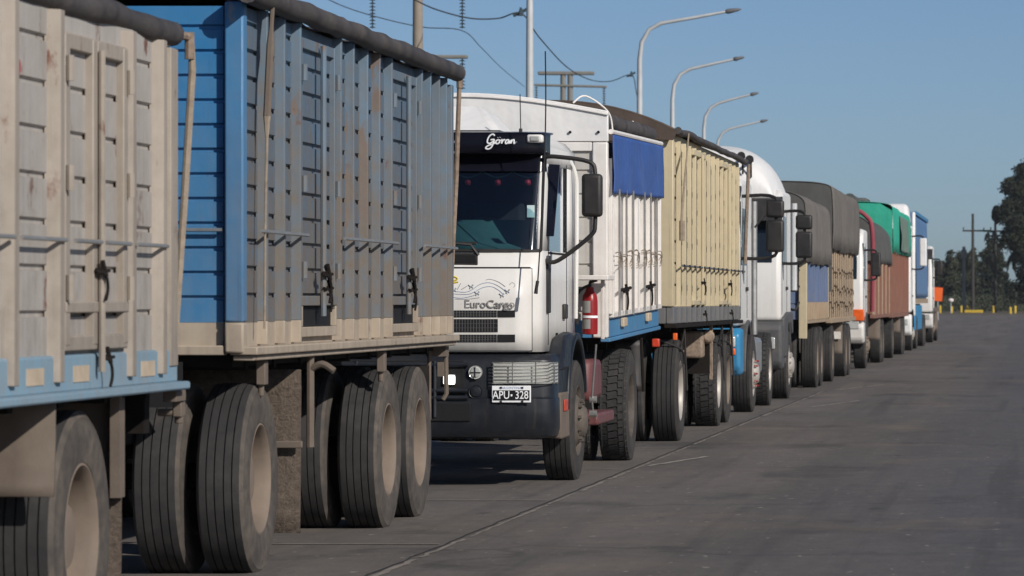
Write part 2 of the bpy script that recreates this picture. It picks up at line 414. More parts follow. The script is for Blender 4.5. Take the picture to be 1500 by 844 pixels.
for k, y in enumerate((19.3, 24.3, 29.6, 35.0, 40.2, 45.6)):
    wobble_line(jm, (-6.9, y), (-3.56, y-.05), .085, 24, .008, .01, k*3+1)
structure(jm.build('road_joint', 'joint'))
cm = MB(); wobble_line(cm, (-3.545, 5), (-3.505, 64), .02, 160, .0075, .012); 
structure(cm.build('road_joint', 'crack'))
ck = MB()
wobble_line(ck, (-3.42, 35.7), (-3.08, 37.9), .06, 14, .0085, .02, 3)
wobble_line(ck, (-3.1, 55.5), (-2.6, 59), .05, 14, .0085, .03, 6)
wobble_line(ck, (-3.3, 66), (-2.7, 70), .05, 14, .0085, .03, 9)
structure(ck.build('road_marking', 'chalk'))
structure(MB().box(-7.45, -7.2, -60, 185, -.05, .13).build('kerb', 'kerb', bevel=.02))

# ------------------------------------------------------------------ wheels
WH = {}
def tyre_mesh(kind):
    key = 'tyre'+kind
    if key in WH: return WH[key]
    mb = MB(); wd = .27; Rr = .51
    prof = [(.285, -.03), (.30, -.012), (.345, -.004), (.40, 0), (.445, -.004), (.475, -.014), (.482, -.012), (.496, -.022), (Rr-.003, -.03)]
    mats = [1]*8
    if kind == 'lug':
        prof += [(Rr-.006, -.05), (Rr-.012, -.051), (Rr-.012, -wd+.051), (Rr-.006, -wd+.05)]; mats += [0]*5
    else:
        gx = [-.068, -.111, -.159, -.202]
        mats += [0]
        for q in gx:
            prof += [(Rr, q+.0034), (Rr-.012, q+.0022), (Rr-.012, q-.0022), (Rr, q-.0034)]; mats += [2, 2, 2, 0]
    m2 = [(r, -wd-h) for r, h in prof[:9][::-1]]
    prof += m2; mats += [1]*8
    prof = prof; mats += [1]
    mb.lathe(prof, (0, 0, 0), 56, True, mats[:len(prof)]+[1]*(len(prof)-len(mats)))
    if kind == 'lug':
        nb = 44
        mb.cur = 0
        for i in range(nb):
            for row, (a, b, tw) in enumerate(((-.012, -.085, .0), (-.092, -.178, .5), (-.185, -.258, 0.))):
                an0 = 2*math.pi*(i+tw+.08)/nb; an1 = 2*math.pi*(i+tw+.80)/nb
                vs = []
                for r in (Rr-.014, Rr+.004):
                    for h, an in ((a, an0), (b, an0+.03), (b, an1+.03), (a, an1)):
                        rr = r-(.014 if (h > -.02 or h < -.25) and r > Rr else 0)
                        vs.append((h, rr*math.cos(an), rr*math.sin(an)))
                mb.hexa(vs)
    side = 'sidewall_dark' if kind in ('lug', 'clean') else 'sidewall'
    WH[key] = mb.mesh(key, ['tread', side, 'groove'], smooth=40); return WH[key]
def rim_mesh(kind, mat):
    key = kind+mat
    if key in WH: return WH[key]
    mb = MB()
    if kind == 'dual':
        prof = [(.292, -.034), (.30, -.016), (.288, -.012), (.278, -.022), (.268, -.05), (.258, -.125), (.245, -.135), (.19, -.150), (.145, -.148), (.14, -.09), (.125, -.07), (.05, -.065), (0, -.065)]
        br, bh, bl = .17, -.149, .03
    else:
        prof = [(.292, -.034), (.30, -.016), (.288, -.012), (.278, -.022), (.265, -.055), (.25, -.06), (.20, -.015), (.185, .0), (.15, .002), (.13, .03), (.105, .055), (.06, .065), (0, .066)]
        br, bh, bl = .168, 0, .032
    mb.lathe(prof, (0, 0, 0), 40)
    for i in range(10):
        a = 2*math.pi*i/10; y, z = br*math.cos(a), br*math.sin(a)
        mb.tube([(bh-.01, y, z), (bh+bl, y, z)], .016, 6)
    if kind == 'dual':
        mb.cur = 1
        for i in range(8):
            a = 2*math.pi*(i+.5)/8; y, z = .222*math.cos(a), .222*math.sin(a)
            mb.tube([(-.150, y, z), (-.1385, y, z)], .022, 8)
    WH[key] = mb.mesh(key, [mat, 'void'], smooth=40); return WH[key]
def wheel(root, x, y, r=.51, kind='rib', rimk='dual', rimm='rim_tan', z=None, sc=1, label=None):
    off = world_loc(root)
    o = bpy.data.objects.new('tyre', tyre_mesh(kind)); C.objects.link(o); o.parent = root
    k = r/.51
    o.location = Vector((x, y, r-.012 if z is None else z))-off
    o.scale = (k*sc, k, k); o.rotation_euler = (random.uniform(0, 6.28), 0, 0)
    q = bpy.data.objects.new('rim', rim_mesh(rimk, rimm)); C.objects.link(q); q.parent = o
    return o
def axle_set(root, xr, W, y, dual=True, r=.51, kind='rib', rimm='rim_tan', rimk=None):
    rk = rimk or ('dual' if dual else 'front')
    wheel(root, xr, y, r, kind, rk, rimm)
    if dual: wheel(root, xr-.335, y, r, kind, 'dual', 'rim_dark')
    # left-hand side, mirrored by turning the wheel round
    def mirrored(x, m):
        o = wheel(root, x, y, r, kind, rk, m); o.rotation_euler = (o.rotation_euler.x, 0, math.pi); return o
    mirrored(xr-W, rimm)
    if dual: mirrored(xr-W+.335, 'rim_dark')
    MB().tube([(xr-.25, y, r), (xr-W+.25, y, r)], .07, 10).tube([(xr-W/2-.16, y, r), (xr-W/2+.16, y, r)], .17, 12).build('axle', 'dark', root)

# ------------------------------------------------------------------ grain bodies
def corr(x, z0, z1, pitch, dep, sg=1, g=.028, th=.05):
    pts = [(x, z0)]; k = z0+pitch
    while k < z1-.05:
        pts += [(x, k-g/2), (x-sg*dep, k-g/2+.004), (x-sg*dep, k+g/2-.008), (x, k+g/2)]; k += pitch
    pts += [(x, z1), (x-sg*th, z1), (x-sg*th, z0)]
    return pts
def walls(root, xr, W, ya, yb, z0, z1, pitch, dep, side_m, front_m, xf=None, front=True, tail=True):
    xl = xr-W
    MB().prism(corr(xr, z0, z1, pitch, dep), 'y', ya+.05, yb-.05).build('side_wall', side_m, root, smooth=0, xf=xf)
    MB().prism(corr(xl, z0, z1, pitch, dep, -1), 'y', ya+.05, yb-.05).build('side_wall', side_m, root, smooth=0, xf=xf)
    if front:
        MB().prism([(y, z) for y, z in corr(ya, z0, z1, pitch, dep, -1)], 'x', xl+.06, xr-.06).build('front_wall', front_m, root, smooth=0, xf=xf)
    if tail:
        MB().prism(corr(yb, z0, z1, pitch, dep, 1), 'x', xl+.06, xr-.06).build('tail_wall', side_m, root, smooth=0, xf=xf)
    box('deck_floor', 'dark', root, xl+.07, xr-.07, ya+.07, yb-.07, z0-.07, z0+.03, 0, xf)
def rib(root, mats, xr, y, wd, dep, z0, z1, zsplit=None, xf=None, W=None, tp=.008):
    mb = MB()
    for a, b, mi in ((z0, zsplit, 1), (zsplit, z1, 0)) if zsplit else ((z0, z1, 0),):
        mb.cur = mi
        mb.hexa([(xr-.01, y-wd/2, a), (xr+dep, y-wd/2+tp, a), (xr+dep, y+wd/2-tp, a), (xr-.01, y+wd/2, a), (xr-.01, y-wd/2, b), (xr+dep, y-wd/2+tp, b), (xr+dep, y+wd/2-tp, b), (xr-.01, y+wd/2, b)])
    mb.build('rib', mats, root, .004, xf=xf)
def roll(root, mat, pts, r, name='tarp_roll', amp=.12, n=60, seed=0, xf=None):
    a, b = Vector(pts[0]), Vector(pts[1]); P = []; rs = []
    for i in range(n+1):
        t = i/n; p = a.lerp(b, t)
        p += Vector((noise.noise(Vector((t*14, seed, 1)))*.022, 0, noise.noise(Vector((t*11, seed, 5)))*.02))
        P.append(p); rs.append(r*(1+amp*1.3*noise.noise(Vector((t*26, seed, 9)))+.3*amp*noise.noise(Vector((t*70, seed, 2)))))
    return MB().tube(P, rs, 14).build(name, mat, root, smooth=60, xf=xf)
def chassis(root, xr, W, ya, yb, z0, z1, mat='dark'):
    xc = xr-W/2; mb = MB()
    for s_ in (-1, 1):
        mb.box(xc+s_*.48-.05, xc+s_*.48+.05, ya, yb, z0, z1)
    y = ya+.3
    while y < yb: mb.box(xr-W+.06, xr-.06, y, y+.07, z1-.02, z1+.08); y += .8
    mb.build('chassis_frame', mat, root)
def mudflap(root, mat, x0, x1, y, z0, z1):
    def f(u, v):
        return Vector((x0+(x1-x0)*u, y+.03*math.sin(v*2)+.012*noise.noise(Vector((u*3, v*4, y))), z0+(z1-z0)*v))
    return MB().grid(f, 6, 8).build('mudflap', mat, root, solid=.014)
def leafspring(root, xr, y, r=.51):
    mb = MB()
    for k in range(5):
        L = .6-.08*k
        mb.tube([(xr, y+L*t, r+.16+.10*t*t-.018*k) for t in (-1, -.5, 0, .5, 1)], .016, 6)
    mb.build('spring', 'dark', root)
def latch(root, x, y, z, xf=None, s=1.):
    mb = MB()
    mb.tube(crv([(x, y-.05*s, z), (x+.03, y+.01*s, z-.02*s), (x+.035, y+.04*s, z-.09*s), (x+.03, y+.02*s, z-.15*s)], 3), .008*s, 6)
    mb.tube([(x+.02, y, z+.05*s), (x+.03, y+.03*s, z-.03*s)], .012*s, 6)
    mb.tube([(x+.01, y-.05*s, z-.01), (x+.035, y+.07*s, z+.0)], .009*s, 6)
    mb.box(x-.005, x+.022, y-.02*s, y+.02*s, z-.014*s, z+.014*s)
    mb.build('latch', 'dark', root, xf=xf)

# ================================================================== 1 beige truck body, nearest
XR = -3.85
t1 = thing('grain_truck', (-5.1, 14.5, 0), 'nearest grain truck with dusty beige planked body, pale blue lower rail and grey rolled tarpaulin', 'truck', 'trucks and trailers waiting in the queue')
ya, yb = 9.6, 18.15
walls(t1, XR, 2.5, ya, yb, 1.22, 2.60, .178, .016, 'beige', 'beige')
for y in (10.2, 10.9, 11.6, 12.2, 12.9, 13.5, 14.0, 14.6, 15.22, 15.93, 17.20, 17.80):
    rib(t1, ['beige_rib'], XR, y, .15, .046, 1.13, 2.58, tp=.042)
rib(t1, ['beige_rib'], XR, 18.06, .16, .03, 1.16, 2.56)
# lower rail
mb = MB(); mb.box(XR-2.5, XR+.022, ya, yb+.01, 1.085, 1.235)
mb.build('lower_rail', 'pale_blue', t1, .012)
mb = MB(); mb.box(XR-.06, XR+.075, ya, yb+.03, 1.055, 1.092); mb.build('rail_lip', 'pale_blue', t1, .01)
for y in (15.45, 16.2, 17.42, 14.3, 13.2):
    box('reflector_patch', 'tan_patch', t1, XR+.02, XR+.026, y, y+.26, 1.125, 1.19, 0)
# twin door with frame
dm = MB()
for y in (16.03, 16.50, 16.585, 17.05):
    dm.box(XR-.005, XR+.034, y, y+.075, 1.27, 2.50)
dm.box(XR-.005, XR+.030, 16.035, 17.12, 2.44, 2.505); dm.box(XR-.005, XR+.032, 16.03, 17.125, 1.25, 1.31)
dm.box(XR-.005, XR+.038, 16.03, 17.125, 1.40, 1.445)
d1 = dm.build('side_door', 'beige_rib', t1, .006)
MB().tube([(XR+.05, 16.575, 1.16), (XR+.05, 16.575, 2.46)], .014, 8).build('lock_bar', 'beige_rib', d1)
for y in (16.04, 17.11):
    for z in (2.36, 1.93, 1.50): 
        MB().tube([(XR+.048, y, z-.05), (XR+.048, y, z+.05)], .016, 8).build('hinge', 'beige_rib', d1)
latch(d1, XR+.04, 16.54, 1.57, s=.8); latch(d1, XR+.04, 16.62, 1.22, s=.8)
for (a, b) in ((13.6, 15.15), (15.25, 15.95), (16.1, 16.55), (16.62, 17.08), (17.2, 17.8)):
    MB().tube([(XR+.055, a, 1.685), (XR+.055, b, 1.685)], .009, 6).build('tie_rail', 'steel', t1)
MB().lathe([(.03, -.001), (.03, .002), (0, .002)], (XR, 15.42, 2.33), 14).build('paint_spot', 'pink', t1)
roll(t1, 'tarp_grey', [(XR-.015, ya, 2.635), (XR-.015, yb+.06, 2.635)], .056, seed=2)
r_ = MB().tube([(XR+.04, yb+.22, 2.60), (XR+.045, yb+.21, 2.48), (XR+.02, yb+.16, 1.9), (XR-.0, yb+.07, 1.3)], [.014, .017, .017, .014], 8).build('crank_rod', 'rope', t1)
MB().tube([(XR-.0, yb+.04, 2.635), (XR+.03, yb+.2, 2.63)], .02, 8).tube([(XR+.035, yb+.2, 2.65), (XR+.035, yb+.2, 2.53)], .022, 8).build('crank_joint', 'rust', r_)
chassis(t1, XR, 2.5, ya, yb-.05, .82, 1.04)
for y in (13.0, 16.5):
    axle_set(t1, XR, 2.5, y, True, .51); leafspring(t1, XR-.75, y)
mudflap(t1, 'brown_metal', XR-.9, XR+.03, 15.85, .69, 1.06)
mudflap(t1, 'mud', XR-.72, XR-.04, 17.3, .16, .62)
MB().box(XR-.62, XR-.02, 17.27, 17.30, .62, 1.04).build('flap_bracket', 'brown_metal', t1)
MB().box(XR-.06, XR-.02, 17.2, 17.26, .62, 1.06).build('flap_bracket', 'brown_metal', t1)
# small bracket and lamp hung under the tail beam
hb = MB(); hb.box(XR-.02, XR+.02, 18.25, 18.33, .93, 1.0).tube([(XR, 18.29, 1.06), (XR, 18.29, .9)], .02, 8).tube([(XR-.09, 18.27, .95), (XR-.02, 18.27, .95)], .018, 8).box(XR-.03, XR+.03, 18.1, 18.3, 1.0, 1.05)
hb.build('tail_bracket', 'brown_metal', t1, .005)
box('tail_beam', 'dark', t1, XR-2.4, XR-.1, 18.05, 18.15, .86, 1.04)

# ================================================================== 2 blue trailer
XR = -4.15
t2 = thing('grain_trailer', (-5.4, 25, 0), 'tall faded blue grain trailer with bright blue front wall and dark rolled tarpaulin', 'trailer', 'trucks and trailers waiting in the queue')
ya, yb = 21.28, 28.62; z0, z1 = 1.19, 2.98
xl = XR-2.5
# side wall: lower beige strip and planked blue above
for x, sg in ((XR, 1), (xl, -1)):
    MB().prism(corr(x, 1.335, z1, .142, .02, sg), 'y', ya+.06, yb-.03).build('side_wall', 'blue_side', t2, smooth=0)
    box('base_strip', 'beige_base', t2, x-.045 if sg > 0 else x+.002, x-.002 if sg > 0 else x+.045, ya+.06, yb-.03, 1.19, 1.334, 0)
MB().prism(corr(ya+.012, 1.335, z1, .128, .018, -1), 'x', xl+.06, XR-.10).build('front_wall', 'blue_front', t2, smooth=0)
box('base_strip', 'beige_base', t2, xl+.06, XR-.10, ya+.014, ya+.055, 1.19, 1.334, 0)
MB().prism(corr(yb, 1.335, z1, .142, .014, 1), 'x', xl+.05, XR-.05).build('tail_wall', 'blue_side', t2, smooth=0)
box('deck_floor', 'dark', t2, xl+.07, XR-.07, ya+.1, yb-.07, 1.10, 1.22, 0)
for x in (XR-.085, xl-.015):
    mb = MB(); mb.cur = 1; mb.box(x, x+.10, ya-.045, ya+.058, 1.175, 1.335); mb.cur = 0; mb.box(x, x+.10, ya-.045, ya+.058, 1.335, 3.0)
    mb.build('corner_post', ['blue_post', 'beige_base'], t2, .012)
box('front_rail', 'beige_base', t2, xl, XR-.09, ya-.03, ya+.06, 1.165, 1.215)
MB().box(XR-2.2, XR-.30, 21.0, 21.24, .90, 1.13).box(XR-1.9, XR-.60, 21.1, 21.9, .70, .86).build('dolly_shade_beam', 'void', t2)  # near-black beams added at the dolly to shade the inner front tyre
MB().tube([(xl+.1, ya-.03, 1.815), (XR-.10, ya-.03, 1.815)], .010, 6).build('tie_rail', 'steel', t2)
for y in (21.72, 22.22, 22.70, 24.02, 24.46, 24.96, 25.42, 25.90, 27.16, 27.54, 27.94, 28.28):
    rib(t2, ['blue_rib', 'beige_base'], XR, y, .055, .050, 1.215, 2.985, 1.34)
rib(t2, ['blue_rib', 'beige_base'], XR, 28.55, .10, .05, 1.215, 2.95, 1.34)
for y in (21.9, 22.9, 23.9, 24.9, 25.9, 26.9, 27.9): rib(t2, ['blue_rib'], xl-.05, y, .095, .05, 1.215, 2.93)
mb = MB(); mb.box(XR-.06, XR+.085, ya-.03, yb+.02, 1.165, 1.21); mb.box(XR-.05, XR+.06, ya-.0, yb, 1.135, 1.163)
mb.build('lower_rail', 'beige_base', t2, .008)
for (a, b) in ((22.80, 23.95), (25.98, 27.08)):
    c = (a+b)/2; dm = MB()
    for y in (a, b-.055): dm.box(XR-.005, XR+.03, y, y+.055, 1.40, 2.92)
    dm.box(XR-.005, XR+.026, a, b, 2.86, 2.92); dm.box(XR-.005, XR+.036, a, b, 1.42, 1.475)
    dm.cur = 1; dm.box(XR-.004, XR+.034, a, b, 1.245, 1.30); dm.cur = 2; dm.box(XR-.006, XR+.004, a+.02, b-.02, 1.30, 1.418); dm.cur = 1
    for y in (a, b-.05): dm.box(XR-.004, XR+.033, y, y+.05, 1.302, 1.418)
    d = dm.build('side_door', ['blue_rib', 'beige_base', 'void'], t2, .004)
    MB().tube([(XR+.055, c, 1.36), (XR+.055, c, 2.90)], .017, 8).build('lock_bar', 'blue_rib', d)
    for z in (2.72, 2.10, 1.62):
        for y in (a+.02, b-.02):
            MB().tube([(XR+.045, y, z-.045), (XR+.045, y, z+.045)], .018, 8).build('hinge', 'blue_rib', d)
    latch(d, XR+.06, c-.02, 1.60, s=1.1); latch(d, XR+.06, c+.02, 1.52, s=.9)
for (a, b) in ((21.4, 22.78), (23.98, 25.96), (27.1, 28.58)):
    MB().tube([(XR+.075, a, 1.812), (XR+.075, b, 1.812)], .010, 6).build('tie_rail', 'steel', t2)
roll(t2, 'tarp_grey', [(XR+.065, ya-.2, 3.04), (XR+.065, yb+.04, 3.04)], .06, seed=5)
MB().grid(lambda u, v: Vector((xl+2.5*u, ya+(yb-ya)*v, 3.0+.16*math.sin(math.pi*u)+.015*math.sin(v*40))), 10, 40).build('tarp_cover', 'tarp_grey', t2, solid=.01)
rd = MB().tube([(XR+.07, yb+.12, 3.0), (XR+.045, yb+.12, 2.3), (XR+.02, yb+.1, 1.75), (XR+.0, yb+.08, 1.3)], [.016, .018, .018, .016], 8).build('crank_rod', 'rust', t2)
MB().tube([(XR+.065, yb+.02, 3.04), (XR+.07, yb+.14, 3.03)], .03, 8).tube([(XR+.07, yb+.12, 3.05), (XR+.07, yb+.12, 2.94)], .022, 8).build('crank_joint', 'rust', rd)
st = MB().tube(crv([(XR+.10, 21.62, 3.1), (XR+.085, 21.6, 2.8), (XR+.075, 21.56, 2.42)], 4), [.012]*4+[.02]*5, 6).build('tarp_strap', 'brown_metal', t2)
MB().tube([(XR+.075, 21.56, 2.42), (XR+.075, 21.56, 2.30), (XR+.07, 21.54, 1.9), (XR+.07, 21.52, 1.3)], [.02, .008, .006, .006], 6).build('rope', 'rope', st)
chassis(t2, XR, 2.5, ya+.1, yb-.1, .86, 1.10)
for y in (21.85, 26.15, 27.46):
    axle_set(t2, XR, 2.46, y, True, .51); leafspring(t2, XR-.75, y)
mudflap(t2, 'mud', XR-.75, XR-.02, 23.05, .14, 1.06)
box('flap_bracket', 'brown_metal', t2, XR-.7, XR+.0, 23.0, 23.025, .62, .66)
fb = MB().tube([(XR+.02, 23.15, 1.14), (XR+.02, 23.15, .62)], .022, 8).tube(crv([(XR+.02, 23.15, 1.06), (XR+.09, 23.13, 1.09), (XR+.16, 23.12, 1.05)], 4), .02, 8)
fb.build('flap_bracket', 'brown_metal', t2)
for y in (21.75, 25.7): 
    MB().box(XR-.02, XR+.03, y, y+.09, 1.0, 1.13).tube([(XR, y+.04, 1.13), (XR, y+.04, .94)], .018, 8).build('hook', 'brown_metal', t2, .006)
mudflap(t2, 'dark', XR-.7, XR-.06, 28.15, .3, 1.0)
tb = MB().tube([(XR-.10, 28.45, 1.12), (XR-.10, 28.45, .62)], .014, 8).tube([(XR-.0, 28.55, 1.12), (XR+.005, 28.55, .80), (XR-.02, 28.55, .76)], .017, 8).box(XR-.12, XR+.015, 28.45, 28.6, 1.06, 1.13).box(XR-.05, XR-.01, 28.5, 28.56, .92, 1.02)
tb.build('tail_bracket', 'brown_metal', t2)
box('tail_beam', 'dark', t2, xl+.1, XR-.15, 28.45, 28.58, .75, .9)
MB().tube([(XR-.55, 21.2, .82), (XR-1.25, 19.0, .78)], .05, 8).tube([(XR-1.95, 21.2, .82), (XR-1.25, 19.0, .78)], .05, 8).build('drawbar', 'dark', t2)

# ================================================================== 3 white truck with dark sun visor
t3 = thing('grain_truck', (-4.97, 34, 0), 'white cab truck with glossy dark sun visor and blue tarpaulin on its white body', 'truck', 'trucks and trailers waiting in the queue')
XC, HW, YF, YB = -4.97, 1.105, 31.68, 33.95
def plan(u, yf=YF, D=.27, n=5): return yf+D*(1-max(0, 1-abs(u)**n)**(1/n))
US = [1, .996, .985, .965, .945, .918, .8, .65, .45, .22]
US = US+[0]+[-u for u in US[::-1]]
def ring(z, out=0.):
    rk = max(0, z-1.85)*.40
    P = [(XC+HW+out, YB, z), (XC+HW+out, 33.35, z), (XC+HW+out, 32.2+rk*.35, z)]
    for u in US: P.append((XC+u*(HW+out), plan(u)-out+rk*(1-.3*abs(u)**8), z))
    P += [(XC-HW-out, 32.2+rk*.35, z), (XC-HW-out, 33.35, z), (XC-HW-out, YB, z)]
    return P
def band(mb, zs, i0, i1, out=0., top=None):
    rows = [ring(z, out if not isinstance(out, dict) else out[z])[i0:i1+1] for z in zs]
    n = i1-i0+1; vs = [p for r in rows for p in r]
    mb.add(vs, [(a*n+i, a*n+i+1, (a+1)*n+i+1, (a+1)*n+i) for a in range(len(zs)-1) for i in range(n-1)])
NR = len(ring(1)); 
cabm = MB()
band(cabm, (1.05, 1.3, 1.6, 1.835), 0, NR-1)
zt = (1.835, 2.1, 2.52)
band(cabm, zt, 0, 1); band(cabm, zt, 2, 6); band(cabm, zt, NR-7, NR-3); band(cabm, zt, NR-2, NR-1)
band(cabm, (2.52, 2.66), 0, NR-1)
r1 = ring(2.66); r2 = [(XC+(p[0]-XC)*.93, p[1]+(.10 if p[1] < 32.6 else -.04), 2.745) for p in r1]
b = len(cabm.v); cabm.add(r1+r2, [(i, i+1, NR+i+1, NR+i) for i in range(NR-1)]+[tuple(range(NR, 2*NR))])
cabm.box(XC-HW+.02, XC+HW-.02, YB-.03, YB, 1.05, 2.70)
cab = cabm.build('cab', 'white', t3, smooth=40); 
md = cab.modifiers.new('solid', 'SOLIDIFY'); md.thickness = .03; md.offset = -1
def glass_band(i0, i1, zs, name, out=-.012):
    g_ = MB(); band(g_, zs, i0, i1, out); return g_.build(name, 'glass', t3, smooth=60)
ws = glass_band(5, NR-6, (1.835, 2.0, 2.2, 2.4, 2.53), 'windshield')
glass_band(1, 2, (1.835, 2.53), 'side_window'); glass_band(NR-3, NR-2, (1.835, 2.53), 'side_window')
_ss = MB(); band(_ss, (2.455, 2.52, 2.61), 4, NR-5, .006); _ss.build('sun_strip', 'black_gloss', t3, smooth=60)
# windshield rubber edge
rb = MB(); rb.tube([Vector(p)+Vector((0, -.006, 0)) for p in ring(1.835)[5:NR-5]], .012, 6)
rb.tube([Vector(ring(z)[5])+Vector((.0, -.006, 0)) for z in (1.835, 2.0, 2.2, 2.4, 2.53)], .012, 6)
rb.tube([Vector(ring(z)[NR-6])+Vector((.0, -.006, 0)) for z in (1.835, 2.0, 2.2, 2.4, 2.53)], .012, 6)
rb.build('window_seal', 'black', t3)
# interior
it = MB(); it.box(XC-HW+.08, XC+HW-.08, YB-.12, YB-.06, 1.1, 2.6); it.box(XC-HW+.05, XC+HW-.05, 32.0, YB-.1, 1.06, 1.12)
it.build('cab_lining', 'seat', t3)
ds = MB().prism([(31.86, 1.2), (31.82, 1.80), (31.95, 1.86), (32.12, 1.90), (32.36, 2.085), (32.50, 2.085), (32.52, 1.9), (32.45, 1.2)], 'x', XC-HW+.06, XC+HW-.06); ds.build('dashboard', 'dash', t3, .03)
for x in (XC+.55, XC-.5):
    MB().box(x-.24, x+.24, 32.75, 33.2, 1.35, 1.55).hexa([(x-.24, 33.12, 1.5), (x+.24, 33.12, 1.5), (x+.24, 33.28, 1.5), (x-.24, 33.28, 1.5), (x-.22, 33.28, 2.25), (x+.22, 33.28, 2.25), (x+.22, 33.4, 2.25), (x-.22, 33.4, 2.25)]).build('cab_seat', 'seat', t3, .05)
MB().tube([(XC+.55+.22*math.cos(a*math.pi/10), 32.52+.05*math.sin(a*math.pi/10), 1.9+.2*math.sin(a*math.pi/10)) for a in range(21)], .014, 6).build('steering_wheel', 'black', t3)
tas = MB(); 
for k in range(-4, 5):
    x = XC+.235*k+.02
    tas.tube(crv([(x-.118, 32.02, 2.455), (x-.06, 32.02, 2.425), (x, 32.02, 2.41), (x+.06, 32.02, 2.425), (x+.118, 32.02, 2.455)], 3), .007, 5)
tas.build('fringe', 'dash', t3)
for k in range(-4, 5):
    x = XC+.235*k+.02
    MB().lathe([(0, -.024), (.018, -.019), (.027, 0), (.02, .018), (0, .024)], (x, 32.01, 2.37), 10).build('tassel', 'pink', t3)
xx, zz = (771-1525)/190, 1.45+(440-309)/190
yy = ring(zz)[6][1]
box('window_sticker', 'paper', t3, xx-.028, xx+.03, yy-.004, yy+.001, zz-.045, zz+.05, 0)
# wiper
wp = MB().tube([(XC+.62, YF+.0, 1.80), (XC+.56, YF-.02, 1.88), (XC+.28, YF-.0, 1.90)], .012, 6).tube([(XC+.60, YF+.025, 1.893), (XC-.2, YF+.025, 1.885)], .011, 6)
wp.build('wiper', 'black', t3)
# front flap with grille slots
fl = MB(); band(fl, (1.062, 1.2, 1.45, 1.695), 8, NR-9, .012)
flap = fl.build('front_flap', 'white', t3, solid=.012)
gp = MB()
for s_ in (1, -1):
    gx_ = XC+s_*HW*.925; gp.box(gx_-.007, gx_+.007, plan(.925)-.006, plan(.925)+.02, 1.055, 1.70)
band(gp, (1.694, 1.708), 8, NR-9, .003)
gp.build('flap_gap', 'void', t3)
def slot(x0, x1, za, zb, fins=True):
    m_ = MB()
    def f(u, v):
        x = x0+(x1-x0)*u; return Vector((x, plan((x-XC)/HW)-.0215, za+(zb-za)*v))
    m_.grid(f, 24, 1); o = m_.build('grille', 'void', flap)
    if fins:
        fm = MB(); x = x0+.012
        while x < x1-.01:
            y = plan((x-XC)/HW)-.0225; fm.box(x-.0035, x+.0035, y-.004, y, za+.003, zb-.003); x += .022
        zc = za
        for z in [za+(zb-za)*q for q in (.33, .66)]: fm.box(x0+.005, x1-.005, plan(.6)-.0275, plan(.6)-.0235, z-.002, z+.002)
        fm.build('grille_mesh', 'grey_plastic', flap)
xa = (752-1525)/190
slot(-2*(-XC)-xa-.0 if False else 2*XC-xa, xa-.14, 1.318, 1.372); slot(xa-.135, xa, 1.318, 1.372, False)
xb = (727-1525)/190
slot(2*XC-xb, xb, 1.203, 1.305)
slot(2*XC-xa, xa-.14, 1.125, 1.185); slot(xa-.135, xa, 1.125, 1.185, False)
xs = (695-1525)/190
m_ = MB().box(2*XC-xs, xs, YF-.006, YF+.02, 1.735, 1.805); m_.build('vent_slot', 'void', t3, .006)
m_ = MB().box(2*XC-xs-.012, xs+.012, YF-.003, YF+.015, 1.723, 1.817); m_.build('vent_frame', 'black', t3, .006)
text_mesh('lettering', 'EuroCargo', .088, 'text_silver', flap, ((715-1525)/190, YF-.019, 1.45-6/190), .004, 1.0, 0, .0006)
# painted drawing on the flap
def stroke(mb, pts, r=.0021):
    P = [((p[0]-1525)/190, plan(((p[0]-1525)/190-XC)/HW)-.0195, 1.45+(440-p[1])/190) for p in pts]
    mb.tube(crv(P, 4), r, 4)
dw = MB()
stroke(dw, [(655, 425), (665, 427), (680, 428), (690, 424), (700, 417), (712, 414), (724, 417), (735, 424), (741, 431)])
stroke(dw, [(655, 429), (668, 431), (684, 431), (694, 427), (706, 421), (718, 420), (728, 425), (734, 430)])
stroke(dw, [(657, 434), (672, 437), (688, 434), (699, 430)])
dw.build('painted_wave', 'mark_blue', flap)
dw = MB(); dw.cur = 0
for q in ((697, 430), (733, 433), (741, 427), (688, 420), (663, 425)):
    stroke(dw, [(q[0]-4, q[1]-3), (q[0], q[1]), (q[0]+3, q[1]-3)], .006); stroke(dw, [(q[0]-2, q[1]+3), (q[0], q[1]), (q[0]+3, q[1]+2)], .005)
stroke(dw, [(668, 424), (673, 415)], .003); stroke(dw, [(674, 424), (682, 419)], .003)
stroke(dw, [(744, 417), (748, 414), (752, 417), (750, 421)], .0024)
stroke(dw, [(710, 410), (716, 409), (728, 413), (738, 420)], .0022); stroke(dw, [(664, 438), (680, 438.5), (700, 436)], .0022)
dw.build('painted_butterfly', 'mark_grey', flap)
dw = MB()
stroke(dw, [(656, 406), (662, 405), (668, 408), (664, 411), (658, 410), (662, 414), (669, 413)], .0065)
dw.build('painted_flower', 'mark_yellow', flap)
# visor
vz0, vz1 = 2.59, 2.752
vm = MB()
def vis(u, v):
    uu = -1+2*u; x = XC+uu*(HW+.004); z = vz0+(vz1-vz0)*v
    return Vector((x, plan(uu, 31.83, .30, 4.5)+.03*v*v+.015*(1-v)**2, z))
vm.grid(vis, 60, 6)
vis_o = vm.build('sun_visor', 'black_gloss', t3, smooth=60, solid=.02)
MB().grid(lambda u, v: Vector((XC+(-1+2*u)*(HW+.0), plan(-1+2*u, 31.85, .30, 4.5)+(.02+.28*v), vz1-.004+.02*v)), 40, 3).build('visor_top', 'black_gloss', vis_o, smooth=60, solid=.015)
lx = (777-1525)/190
MB().box(lx-.065, lx+.06, 31.86, 31.95, 2.675, 2.74).build('lamp_bezel', 'white', vis_o, .015)
MB().box(lx-.04, lx+.035, 31.852, 31.87, 2.687, 2.727).build('marker_lamp', 'lens', vis_o, .008)
